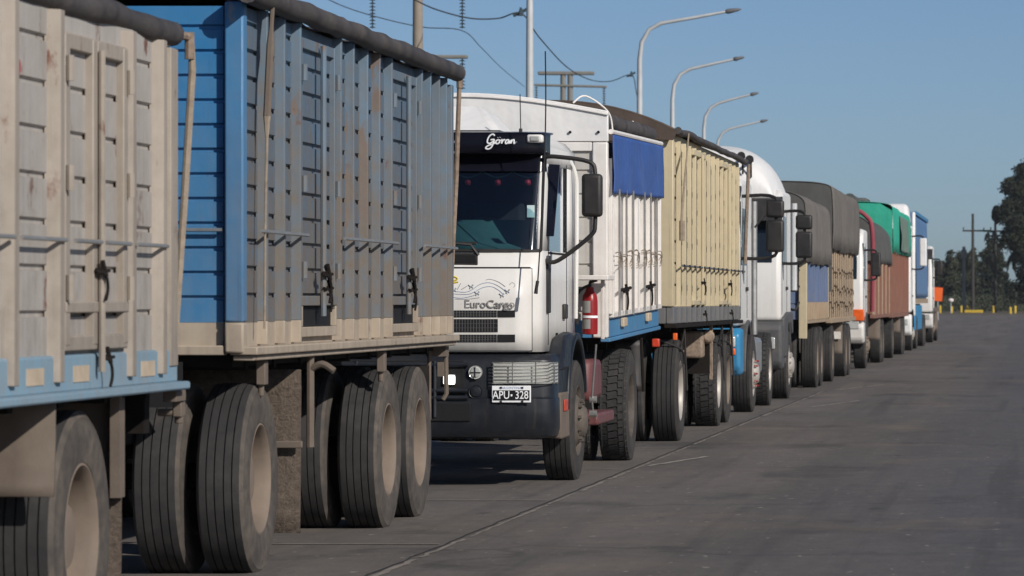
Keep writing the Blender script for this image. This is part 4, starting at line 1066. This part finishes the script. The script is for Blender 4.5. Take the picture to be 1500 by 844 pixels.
# ---- 6 white high roof truck, dusty tarp body
t6 = thing('grain_truck', (-4.95, 62, 0), 'white high roof truck with rounded roof fairing and dusty grey tarpaulin over blue slats', 'truck', GQ)
far_cab(t6, -3.74, 2.42, 58.9, 2.3, 1.15, 1.95, 3.05, 'white', 'grey_plastic', True, .25, .45, 1.15)
def fair(u, v):
    a = u*math.pi; p = 2.6
    cx = math.copysign(abs(math.cos(a))**(2/3.4), math.cos(a)); sz = abs(math.sin(a))**(2/2.6)
    v = v**2.2; prof = [(0, .0), (.012, .42), (.06, .66), (.18, .86), (.4, .97), (.7, 1.0), (1.0001, .98)]
    for (a0, b0), (a1, b1) in zip(prof, prof[1:]):
        if v <= a1: k = (v-a0)/(a1-a0); h = b0+(b1-b0)*k; break
    return Vector((-4.97+1.18*cx*(.93+.07*min(1, v*3))*(1-.17*sz*h), 59.05+2.1*v, 2.92+.80*h*sz))
MB().grid(fair, 28, 20).build('roof_fairing', 'white_tarp', t6, smooth=80, solid=.03)
for x_, z_ in ((-4.30, 3.52), (-4.18, 3.47)):
    MB().tube([(x_, 58.72, z_), (x_, 58.80, z_), (x_, 58.95, z_), (x_, 59.3, z_)], [.062, .035, .024, .022], 12).tube([(x_, 59.0, z_), (x_, 59.05, z_-.25)], .014, 6).build('air_horn', 'black', t6)
far_mirror(t6, -3.42, 59.1, 2.06, 2.68, .12, -3.76)
MB().tube([(-3.70, 61.3, 1.6), (-3.70, 61.3, 2.9)], .05, 10).build('exhaust_stack', 'pole', t6)
MB().prism([(59.2, .62), (59.1, 1.2), (60.0, 1.28), (61.1, 1.28), (61.2, .95), (60.95, .95), (60.7, 1.1), (60.0, 1.1), (59.75, .62)], 'x', -4.0, -3.70).build('side_step', 'grey_plastic', t6, .03)
axle_set(t6, -3.70, 2.46, 60.35, False, .51, 'clean', 'rim_silver')
axle_set(t6, -3.70, 2.46, 68.0, True, .51, 'clean', 'rim_tan'); axle_set(t6, -3.70, 2.46, 69.3, True, .51, 'clean', 'rim_tan')
chassis(t6, -3.9, 2.1, 59.2, 70.6, .75, 1.05)
XR = -3.72; ya, yb = 63.9, 70.8
walls(t6, XR, 2.45, ya, yb, 1.15, 2.95, .24, .015, 'slat_blue', 'slat_blue')
for k in range(10): rib(t6, ['slat_blue', 'tan_wood'], XR, ya+.35+.68*k, .10, .06, 1.14, 2.6, 1.42)
box('lower_rail', 'tan_wood', t6, XR-.05, XR+.03, ya, yb, 1.08, 1.40)
box('corner_post', 'cream', t6, XR-.06, XR+.07, ya-.06, ya+.05, .85, 2.1, .01)
box('corner_post', 'cream', t6, XR-.06, XR+.05, yb-.12, yb, 1.15, 2.8, .01)
hs = MB()
for k in range(6): hs.tube(crv([(XR-.25-.1*(k % 3), ya-.25, 1.35+.28*k), (XR-.1, ya-.35, 1.3+.3*k), (XR-.05, ya-.15, 1.42+.25*k)], 4), .02, 6)
hs.box(XR-.34, XR-.26, ya-.3, ya-.2, 1.1, 2.6).build('hose_rack', 'black', t6)
def hump(root, mat, xr_, W, y0, y1, zs, rise, zb, p=2.2, seed=0, end=True, drop=None):
    zb2 = drop or zb
    pts = []
    n = 22
    for k in range(n+1):
        a = math.pi*k/n; cx = math.copysign(abs(math.cos(a))**(2/3.2), math.cos(a)); sz = abs(math.sin(a))**(2/p)
        pts.append((xr_-W/2+(W/2+.06)*cx, zs+rise*sz))
    pts = [(xr_+.07, zb), (xr_+.075, zb+(zs-zb)*.33), (xr_+.07, zb+(zs-zb)*.66)]+pts+[(xr_-W-.07, zb+(zs-zb)*.5), (xr_-W-.07, zb2)]
    m = len(pts)
    def f(u, v):
        i = min(int(u*(m-1)+1e-6), m-2); t = u*(m-1)-i
        x = pts[i][0]+(pts[i+1][0]-pts[i][0])*t; z = pts[i][1]+(pts[i+1][1]-pts[i][1])*t
        y = y0+(y1-y0)*v
        k = .03*math.sin(v*52)*(.4 if z > zs else 1)+.05*noise.noise(Vector((v*12, u*6, seed)))
        if u < .01: z += .05*noise.noise(Vector((v*14, seed, 3)))
        return Vector((x+k*(1 if x > xr_-W/2 else -1), y, z-.03*abs(math.sin(v*22))))
    MB().grid(f, (m-1), 60).build('tarp_cover', mat, root, smooth=70, solid=.01)
    if end:
        poly = [(x, z-.02) for x, z in pts[2:]]
        MB().prism(poly+[(xr_+.06, zb2)], 'y', y0+.01, y0+.03).build('tarp_front', 'tarp_slate', root)
hump(t6, 'tarp_dusty', XR, 2.45, ya-.25, yb, 2.86, .34, 2.06, 3.2, seed=1)

# ---- 7 grey tarp trailer with tan ribs
t7 = thing('grain_trailer', (-4.95, 76.5, 0), 'tan slatted trailer under a tall dark grey tarpaulin', 'trailer', GQ)
XR = -3.72; ya, yb = 71.7, 81.2
walls(t7, XR, 2.5, ya, yb, 1.14, 3.1, .24, .003, 'tan_wood', 'tan_wood')
for k in range(13):
    y = ya+.45+.70*k
    rib(t7, ['tan_wood'], XR, y, .26, .020, 1.12, 2.9); rib(t7, ['dark'], XR, y-.20, .12, .006, 1.14, 2.9)
    for z in (1.95, 1.62, 1.32):
        z += random.uniform(-.06, .06); MB().tube([(XR+.022, y-.15, z+.06), (XR+.035, y-.10, z), (XR+.026, y+.02, z-.06)], .007, 5).build('tie_hook', 'dark', t7)
box('lower_rail', 'tan_wood', t7, XR-.05, XR+.05, ya, yb, 1.05, 1.13)
hump(t7, 'tarp_dusty', XR, 2.5, ya-.06, yb+.05, 3.32, .22, 2.36, 5, seed=4, drop=1.6)
for y in (73.0, 78.0, 79.3): axle_set(t7, XR+.02, 2.46, y, True, .51, 'clean', 'rim_tan')
chassis(t7, XR, 2.5, ya, yb, .8, 1.04)
mudflap(t7, 'brown_metal', XR-.7, XR-.02, 77.1, .45, 1.05); box('mudflap_plate', 'white_body', t7, XR-.3, XR-.05, 77.05, 77.07, .72, .86)

# ---- 8 old white truck with red arch
t8 = thing('grain_truck', (-4.95, 91, 0), 'older white truck with orange corner lamp, red curved hoop and brown slatted body', 'truck', GQ)
far_cab(t8, -3.72, 2.35, 85.6, 2.1, 1.05, 1.85, 2.95, 'white', 'white', False, .22, .55, 1.0)
box('indicator_lamp', 'orange', t8, -3.93, -3.69, 85.44, 85.6, 1.02, 1.26, .02); box('headlight', 'lens', t8, -4.2, -3.95, 85.46, 85.6, 1.04, 1.22, .02)
far_mirror(t8, -3.46, 85.9, 1.95, 2.45, .10, -3.74, False)
XR = -3.72; ya, yb = 90.2, 99.6
MB().tube(crv([(XR+.03, ya-.6, 1.2), (XR+.03, ya-.6, 2.9), (XR-.12, ya-.6, 3.30), (XR-.5, ya-.6, 3.46), (XR-1.2, ya-.6, 3.5), (XR-2.0, ya-.6, 3.46), (XR-2.35, ya-.6, 3.2), (XR-2.45, ya-.6, 2.8), (XR-2.45, ya-.6, 1.2)], 6), .05, 10).build('tarp_hoop', 'hoop_red', t8)
walls(t8, XR, 2.45, ya, yb, 1.15, 2.6, .24, .015, 'brown_wood', 'brown_wood')
for k in range(13): rib(t8, ['tan_wood' if k % 3 == 0 else 'brown_wood'], XR, ya+.25+.73*k, .12, .06, 1.12, 2.5)
box('lower_rail', 'brown_wood', t8, XR-.05, XR+.05, ya, yb, 1.05, 1.14)
hump(t8, 'tarp_slate', XR, 2.45, ya-.1, yb, 2.72, .70, 2.32, 2.4, seed=6)
axle_set(t8, -3.70, 2.4, 87.0, False, .51, 'clean', 'rim_tan')
for y in (95.0, 96.3): axle_set(t8, -3.70, 2.4, y, True, .51, 'clean', 'rim_tan')
mudflap(t8, 'brown_metal', XR-.75, XR+.02, 94.2, .55, 1.15)
chassis(t8, -3.9, 2.1, 86, yb, .8, 1.05)

# ---- 9 green tarp trailer
t9 = thing('grain_trailer', (-4.95, 106, 0), 'red brown trailer covered with a bright green tarpaulin', 'trailer', GQ)
ya, yb = 101.2, 113.6
walls(t9, XR, 2.5, ya, yb, 1.15, 3.0, .24, .015, 'brown_wood', 'brown_wood')
for k in range(17): rib(t9, ['brown_wood'], XR, ya+.25+.74*k, .12, .06, 1.12, 2.7)
box('lower_rail', 'brown_wood', t9, XR-.05, XR+.05, ya, yb, 1.02, 1.13)
hump(t9, 'tarp_green', XR, 2.5, ya-.1, yb+.1, 3.62, .27, 2.66, 4.5, seed=9, end=False)
MB().prism([(XR+.05, 2.6), (XR+.05, 3.66), (XR-.25, 3.84), (XR-1.25, 3.87), (XR-2.25, 3.84), (XR-2.55, 3.66), (XR-2.55, 2.6)], 'y', ya-.09, ya-.05).build('tarp_front', 'tarp_green', t9)
roll(t9, 'tarp_slate', [(XR-1.2, ya+4, 4.02), (XR-1.2, yb-1, 4.02)], .16, 'folded_tarp', seed=3)
MB().box(XR-2.0, XR-.9, 109, 111, 3.95, 4.18).build('folded_tarp', 'tarp_slate', t9, .06)
drape(t9, 'green_dusty', XR+.12, ya+3.2, yb-2.5, 3.6, 2.70, .05, waves=4, name='dusty_tarp_flap')
for y in (102.6, 109.6, 110.9): axle_set(t9, XR+.02, 2.46, y, True, .51, 'clean', 'rim_tan')
mudflap(t9, 'brown_metal', XR-.7, XR-.02, 108.8, .6, 1.1); mudflap(t9, 'brown_metal', XR-.7, XR-.02, 112.2, .5, 1.1)
chassis(t9, XR, 2.5, ya, yb, .75, 1.02)

# ---- 10 white high cab with blue curtain body
t10 = thing('curtain_truck', (-4.95, 124, 0), 'tall white cab truck with white mirror and blue curtain sided body', 'truck', GQ)
far_cab(t10, -3.70, 2.48, 116.4, 2.3, 1.1, 2.0, 3.6, 'white_tarp', 'white_tarp', True, .25, .45, 1.05)
MB().hexa([(-6.1, 116.9, 3.58), (-3.74, 116.9, 3.58), (-3.74, 118.6, 3.58), (-6.1, 118.6, 3.58), (-6.0, 117.5, 4.22), (-3.84, 117.5, 4.22), (-3.84, 118.5, 4.22), (-6.0, 118.5, 4.22)]).build('roof_fairing', 'white_tarp', t10, .12, seg=3)
MB().box(-3.72, -3.64, 118.2, 118.7, 1.0, 4.0).build('side_fairing', 'white_tarp', t10, .03)
far_mirror(t10, -3.36, 116.8, 2.42, 3.22, .10, -3.72, False, 'white_tarp')
ya, yb = 120.4, 133
MB().box(XR-2.5, XR, ya, yb, 1.5, 4.05).build('body', 'curtain_blue', t10, .03)
drape(t10, 'curtain_blue', XR+.01, ya+.05, yb-.05, 3.95, 1.55, .03, waves=10, name='side_curtain')
box('roof_rail', 'body_blue', t10, XR-.06, XR+.06, ya, yb, 3.96, 4.07); box('lower_rail', 'tan_wood', t10, XR-.06, XR+.05, ya, yb, 1.36, 1.5)
box('side_skirt', 'truck_blue', t10, XR-.3, XR, ya+.3, yb-5, .55, 1.3, .03)
axle_set(t10, -3.70, 2.46, 117.9, False, .51, 'clean', 'rim_silver')
for y in (122.4, 129.5, 130.8): axle_set(t10, -3.70, 2.46, y, True, .51, 'clean', 'rim_tan')
chassis(t10, -3.9, 2.1, 117, yb, .8, 1.1)

# ---- 11 last white truck
t11 = thing('flatbed_truck', (-4.95, 142, 0), 'farthest white truck with dusty mudguards, last in the queue', 'truck', GQ)
far_cab(t11, -3.70, 2.35, 139.2, 2.2, 1.05, 1.85, 3.3, 'white', 'white', True, .25, .5, 1.0)
far_mirror(t11, -3.46, 139.5, 2.3, 2.8, .10, -3.72, False)
box('deck', 'brown_metal', t11, -6.1, -3.7, 142, 149, 1.05, 1.2); box('headboard', 'white_body', t11, -6.1, -3.7, 141.9, 142, 1.2, 2.6)
axle_set(t11, -3.70, 2.4, 140.7, False, .51, 'clean', 'rim_tan'); axle_set(t11, -3.70, 2.4, 146.5, True, .51, 'clean', 'rim_tan')
mudflap(t11, 'brown_metal', -4.4, -3.68, 145.6, .4, 1.1); chassis(t11, -3.9, 2.1, 139.5, 149, .8, 1.04)

# ================================================================== street lamps
def lamp(p, zt, arm, yaw, label):
    o = thing('street_lamp', (p.x, p.y, 0), label, 'street lamp', 'street lamps behind the trucks')
    H = zt
    pole = [(0, 0, 0), (0, 0, H*.5), (0, 0, H-2.2), (0, 0, H-1.55), (.06, 0, H-1.05), (.28, 0, H-.68), (.62, 0, H-.5), (arm*.55, 0, H-.33), (arm*.86, 0, H-.16)]
    c = math.cos(yaw); s_ = math.sin(yaw); B = Vector((p.x, p.y, 0))
    tr = lambda q: B+Vector((q[0]*c, q[0]*s_, q[2]))
    P = [tr(q) for q in pole]; rs = [.11, .095, .078, .07, .064, .06, .056, .048, .04]
    MB().tube(P, rs, 10).build('pole', 'pole', o, smooth=60)
    a, b2 = tr((arm*.84, 0, H-.17)), tr((arm, 0, H-.09))
    d_ = (b2-a); h = MB().tube([a, a+d_*.15, a+d_*.35, a+d_*.8, b2], [.035, .075, .07, .045, .015], 8)
    h.build('lamp_head', 'lamp_head', o, smooth=60)
    box('base_plate', 'pole', o, p.x-.2, p.x+.2, p.y-.2, p.y+.2, 0, .03)
    return o
LP = [(776, 93, 10.2, 2.9, 'tall street lamp nearest the camera, its head above the frame behind the white truck'),
      (937, 119, 10.0, 2.95, 'largest curved street lamp wholly in view, rising behind the brown tarpaulin roof'),
      (985, 142, 9.97, 2.5, 'second curved street lamp, its head just right of the brown tarpaulin corner'),
      (1031, 165, 9.9, 2.22, 'third curved street lamp, shorter, rising behind the roof edge of the cream trailer'),
      (1050, 191, 9.95, 2.4, 'farthest and smallest curved street lamp above the white domed roof')]
for px, Y, zt, arm, lab in LP: lamp(at(px, 440, Y), zt, arm, 0, lab)

# ================================================================== pylons and cables
def insulator(mb, p, L, n=9):
    p = Vector(p); mb.tube([p, p-Vector((0, 0, L))], .02, 6)
    for k in range(n):
        z = L*(k+.5)/n; mb.tube([p-Vector((0, 0, z-.02)), p-Vector((0, 0, z+.03))], [.04, .12], 8)
pb_ = at(612, 440, 140)
py1 = thing('power_pylon', (pb_.x, 140, 0), 'brown concrete power pole with insulators, rising behind the blue trailer', 'power pole')
MB().tube([(pb_.x, 140, 0), (pb_.x, 140, 18)], [.24, .13], 14).build('pole', 'concrete', py1, smooth=60)
for zc in (9.77, 11.85, 13.9):
    MB().box(pb_.x-1.75, pb_.x+1.7, 139.86, 140.14, zc-.06, zc+.06).build('crossarm', 'far_concrete', py1, .03)
    for s_ in (-1.55, 1.52):
        m = MB(); insulator(m, (pb_.x+s_, 140, zc-.06), 1.05); m.build('insulator', 'insul', py1, smooth=60)
pb2 = at(830, 440, 230)
py2 = thing('power_pylon', (pb2.x, 230, 0), 'distant twin column concrete pylon with two crossarms behind the tall street lamp', 'power pole')
for s_ in (-.2, .2): MB().tube([(pb2.x+s_, 230, 0), (pb2.x+s_, 230, 14.2)], [.2, .15], 10).build('pole', 'far_concrete', py2, smooth=60)
MB().box(pb2.x-1.6, pb2.x+1.55, 229.8, 230.2, 14.1, 14.3).build('crossarm', 'far_concrete', py2, .05)
MB().hexa([(pb2.x-1.8, 229.8, 13.48), (pb2.x+2.25, 229.8, 13.38), (pb2.x+2.25, 230.2, 13.38), (pb2.x-1.8, 230.2, 13.48), (pb2.x-1.8, 229.8, 13.6), (pb2.x+2.25, 229.8, 13.5), (pb2.x+2.25, 230.2, 13.5), (pb2.x-1.8, 230.2, 13.6)]).build('crossarm', 'far_concrete', py2, .03)
m = MB(); insulator(m, (pb2.x+2.1, 230, 13.4), 1.2); m.build('insulator', 'insul', py2, smooth=60)
m = MB(); insulator(m, (pb2.x-1.7, 230, 13.45), 1.2); m.build('insulator', 'insul', py2, smooth=60)
def cable(pts, r, label, clamps=()):
    P = crv([at(*p) for p in pts], 8); o = MB().tube(P, r, 6).build('power_cable', 'wire', smooth=70)
    tag(o, label, 'cable')
    for c in clamps:
        q = at(*c); MB().tube([q+Vector((0, 0, .16)), q-Vector((0, 0, .12))], [.03, .12], 6).tube([q-Vector((.25, 0, .12)), q+Vector((.2, 0, .1))], .05, 6).build('cable_clamp', 'insul', o)
cable([(560, -28, 130), (612, 2, 131), (645, 16, 132), (690, 27, 133), (730, 27, 134), (764, 20, 135), (790, 55, 150), (830, 98, 170), (865, 117, 185), (895, 119, 200), (925, 110, 212), (932, 135, 218), (938, 165, 225)], .023, 'dark cable looping across the sky from the brown pole past the tall lamp', [(763, 18, 134.5), (925, 109, 211.5)])
cable([(440, -22, 140), (500, 8, 140), (560, 27, 140), (620, 40, 140), (677, 45, 140), (705, 70, 165), (735, 100, 195), (768, 127, 225)], .016, 'thin pale cable slanting down behind the first cable to the white roof')

# ================================================================== far end of the road
def tree(base, H, crown, n, mat, label, cat='tree', leaf=.45, group=None, trunk_r=.25):
    rnd = random.Random(int(base.x*97+H*13))
    o = thing('tree', (base.x, base.y, 0), label, cat, group)
    tm = MB(); B = Vector((base.x, base.y, 0))
    zc = min(c[2] for c in crown)
    tm.tube([B, B+Vector((.1, 0, H*.3)), B+Vector((-.1, .1, H*.6)), B+Vector((.05, 0, H*.85))], [trunk_r, trunk_r*.8, trunk_r*.5, trunk_r*.15], 8)
    for c in crown:
        e = B+Vector(c[:3]); st = B+Vector((0, 0, max(1, c[2]*.6)))
        tm.tube([st, st.lerp(e, .5)+Vector((0, 0, -.2)), e], [trunk_r*.4, trunk_r*.25, .03], 6)
    tm.build('trunk', 'trunk', o, smooth=60)
    mb = MB()
    tot = sum(c[3]*c[3]*c[4] for c in crown)
    for c in crown:
        k = int(n*c[3]*c[3]*c[4]/tot); cc = B+Vector(c[:3])
        sub = [Vector((rnd.gauss(0, .55), rnd.gauss(0, .55), rnd.gauss(0, .5))) for _ in range(14)]
        for i in range(k):
            q = rnd.choice(sub)+Vector((rnd.gauss(0, .2), rnd.gauss(0, .2), rnd.gauss(0, .2)))
            if q.length > 1.25: q *= 1.25/q.length
            p = cc+Vector((q.x*c[3], q.y*c[3], q.z*c[4])); s_ = leaf*rnd.uniform(.5, 1.3)
            if p.z < .3: continue
            a = Vector((rnd.gauss(0, 1), rnd.gauss(0, 1), rnd.gauss(0, 1))).normalized(); b2 = a.orthogonal().normalized(); c2 = a.cross(b2)
            mb.add([p-b2*s_*.5, p+c2*s_*.28, p+b2*s_*.5, p-c2*s_*.28], [(0, 1, 2, 3)])
    mb.build('crown', mat, o, smooth=0)
    return o
GT = 'trees at the far end of the road'
# big dark tree on the right
p = at(1505, 440, 480)
tree(p, 17, [(-1.0, 0, 14.5, 2.2, 1.8), (.4, 0, 16.2, 2.2, 1.6), (-.9, 0, 11.3, 2.6, 2.2), (.8, 1, 12.5, 2.6, 2.4), (-.8, 0, 8.3, 2.2, 1.8), (1.2, 0, 8.6, 2.6, 2.2), (.6, 0, 5.2, 2.4, 2.2), (-.5, 0, 2.4, 1.9, 1.6), (1.5, 0, 2.2, 2.2, 1.8)], 46000, 'leaf', 'tall dark tree at the right edge beyond the road', leaf=.42, trunk_r=.35)
p = at(1530, 440, 490)
tree(p, 18, [(0, 0, 15, 3, 2.6), (.5, 0, 10.5, 3.2, 2.6), (0, 1, 6, 3.0, 2.6), (-.4, 0, 2.6, 2.4, 2)], 22000, 'leaf', 'dark tree cut off by the right edge, behind the tallest one', leaf=.45, trunk_r=.35)
specs = [(1378, 600, 7.4, 'leaf2'), (1392, 560, 8.1, 'leaf2'), (1405, 620, 9.2, 'leaf'), (1418, 580, 8.6, 'leaf2'), (1433, 640, 9.6, 'leaf'), (1446, 590, 9.4, 'leaf2'), (1455, 560, 10.6, 'leaf'), (1466, 600, 8.8, 'leaf'), (1362, 620, 7.6, 'leaf'), (1345, 600, 7.0, 'leaf2')]
labs = ['olive tree just right of the last truck in the far line', 'broad olive tree behind the pale round sign', 'dark tree left of the nearer timber pole in the far line', 'olive tree directly behind the nearer timber pole', 'dark tree between the two timber poles', 'pale olive tree left of the farther timber pole', 'slim dark tree standing behind the farther timber pole', 'dark tree between the farther timber pole and the tallest tree', 'dark tree partly hidden by the last truck', 'olive tree hidden behind the blue curtain truck']
rt = random.Random(3)
for (px, Y, H, mt), lab in zip(specs, labs):
    p = at(px, 440, Y); cw = 1.35
    cr = []
    for k in range(6):
        z = H*(.14+.145*k); cr.append((rt.uniform(-.6, .6), rt.uniform(-.6, .6), z, cw*rt.uniform(.8, 1.1)*(1-.08*k)+.1, H*.13))
    tree(p, H, cr, 11000, mt, lab, leaf=.38, group=GT, trunk_r=.16)
# underbrush
rs_ = random.Random(11); ub = MB()
for i in range(14000):
    x = rs_.uniform(-34, 6); y = rs_.uniform(528, 560); h = rs_.random()**1.5*2.0+.1
    s_ = rs_.uniform(.2, .45); a = Vector((rs_.gauss(0, 1), rs_.gauss(0, 1), rs_.gauss(0, 1))).normalized(); b2 = a.orthogonal().normalized(); c2 = a.cross(b2); q = Vector((x, y, h))
    ub.add([q-b2*s_*.5, q+c2*s_*.3, q+b2*s_*.5, q-c2*s_*.3], [(0, 1, 2, 3)])
tag(ub.build('undergrowth', 'leaf2', smooth=0), 'low scrub along the far edge of the road', 'undergrowth', kind='stuff')
def timber(px, Y, H, arms, lab):
    p = at(px, 440, Y); o = thing('utility_pole', (p.x, Y, 0), lab, 'utility pole', 'timber poles at the far end of the road')
    MB().tube([(p.x, Y, 0), (p.x, Y, H)], [.22, .14], 10).build('pole', 'wood_pole', o, smooth=60)
    for z, a, b2 in arms:
        MB().box(p.x+a, p.x+b2, Y-.1, Y+.1, z-.1, z+.1).build('crossarm', 'wood_pole', o, .02)
        for x in (a+.1, b2-.1): MB().tube([(p.x+x, Y, z+.1), (p.x+x, Y, z+.4)], [.05, .09], 6).build('insulator', 'insul', o)
timber(1425, 480, 11.6, [(9.6, -1.2, 2.2)], 'dark timber utility pole with one crossarm, left of the two')
timber(1458, 500, 12.4, [(9.9, -1.5, 1.4), (9.3, -.9, 1.2)], 'dark timber utility pole with two crossarms beside the tallest tree')
p = at(1412, 440, 500); o = thing('utility_pole', (p.x, 500, 0), 'short pale pole with a box near its top among the far trees', 'utility pole')
MB().tube([(p.x, 500, 0), (p.x, 500, 8)], .2, 8).build('pole', 'kerb', o, smooth=60); box('transformer_box', 'kerb', o, p.x-.35, p.x+.35, 499.7, 500.3, 6.6, 7.6, .05)
# bollards
bl0 = None
bl = [(1377, 470, 1.0, 'yellow bollard directly right of the last truck'), (1394, 470, .9, 'yellow bollard under the pale round sign'), (1408, 485, .95, 'yellow bollard at the left end of the yellow kerb, left of its twin'), (1417, 485, .95, 'yellow bollard touching the left end of the yellow kerb'), (1455, 480, .95, 'yellow bollard between the yellow kerb and the tallest tree'), (1480, 440, .85, 'yellow bollard under the tallest tree, nearer the road'), (1487, 455, 1.0, 'rightmost yellow bollard at the foot of the tallest tree')]
for px, Y, H, lab in bl:
    p = at(px, 440, Y)
    if bl0 is None:
        m = MB(); n = 12
        vlathe(m, [(.0, .0), (.17, 0), (.17, .9), (.14, .98), (0, 1.02)], (p.x, Y), n)
        bo = m.build('bollard', 'yellow', None, smooth=50)
        me = bo.data
        for v in me.vertices: v.co -= Vector((p.x, Y, 0))
        bl0 = bo
    else:
        bo = bl0.copy(); C.objects.link(bo)
    bo.location = (p.x, Y, 0); bo.scale = (.85, .85, H*.85); tag(bo, lab, 'bollard', 'yellow bollards at the far junction')
a, b2 = at(1413, 440, 478), at(1440, 440, 478)
tag(MB().box(a.x, b2.x, 477.4, 478.2, 0, .32).build('painted_kerb', 'yellow', bevel=.03), 'long low yellow kerb block in front of the timber pole', 'kerb')
p = at(1374, 440, 300); o = thing('warning_panel', (p.x, 300, 0), 'orange warning panel on a thin post right of the last truck', 'sign')
MB().tube([(p.x, 300, 0), (p.x, 300, 1.4)], .03, 8).build('post', 'pole', o)
MB().hexa([(p.x-.32, 299.94, 1.42), (p.x+.30, 299.94, 1.36), (p.x+.30, 300.0, 1.36), (p.x-.32, 300.0, 1.42), (p.x-.30, 299.94, 2.42), (p.x+.36, 299.94, 2.36), (p.x+.36, 300, 2.36), (p.x-.30, 300, 2.42)]).build('panel', 'sign_orange', o, .01)
p = at(1393, 440, 460); o = thing('road_sign', (p.x, 460, 0), 'small pale round sign low beside the yellow bollards', 'sign')
MB().tube([(p.x, 460.1, 0), (p.x, 460.1, 1.6)], .04, 8).build('post', 'pole', o)
q = MB(); vs = [(p.x+0.3*math.cos(k*math.pi/10), 460, 1.45+.22*math.sin(k*math.pi/10)) for k in range(20)]
q.add(vs, [tuple(range(20))]); q.build('sign_face', 'sign_white', o, solid=.03)

# ================================================================== air
HZ = MB().box(-75, 30, -70, 720, -1, 26).build('haze', 'void', smooth=0)
hm = bpy.data.materials.new('thin haze'); hm.use_nodes = True; hm.node_tree.nodes.clear()
_v = hm.node_tree.nodes.new('ShaderNodeVolumePrincipled'); _o = hm.node_tree.nodes.new('ShaderNodeOutputMaterial')
_v.inputs['Color'].default_value = (.86, .9, .95, 1); _v.inputs['Density'].default_value = .00010; _v.inputs['Anisotropy'].default_value = .1
hm.node_tree.links.new(_v.outputs[0], _o.inputs['Volume'])
HZ.data.materials.clear(); HZ.data.materials.append(hm); HZ['kind'] = 'stuff'; HZ['label'] = 'thin haze in the air over the road'
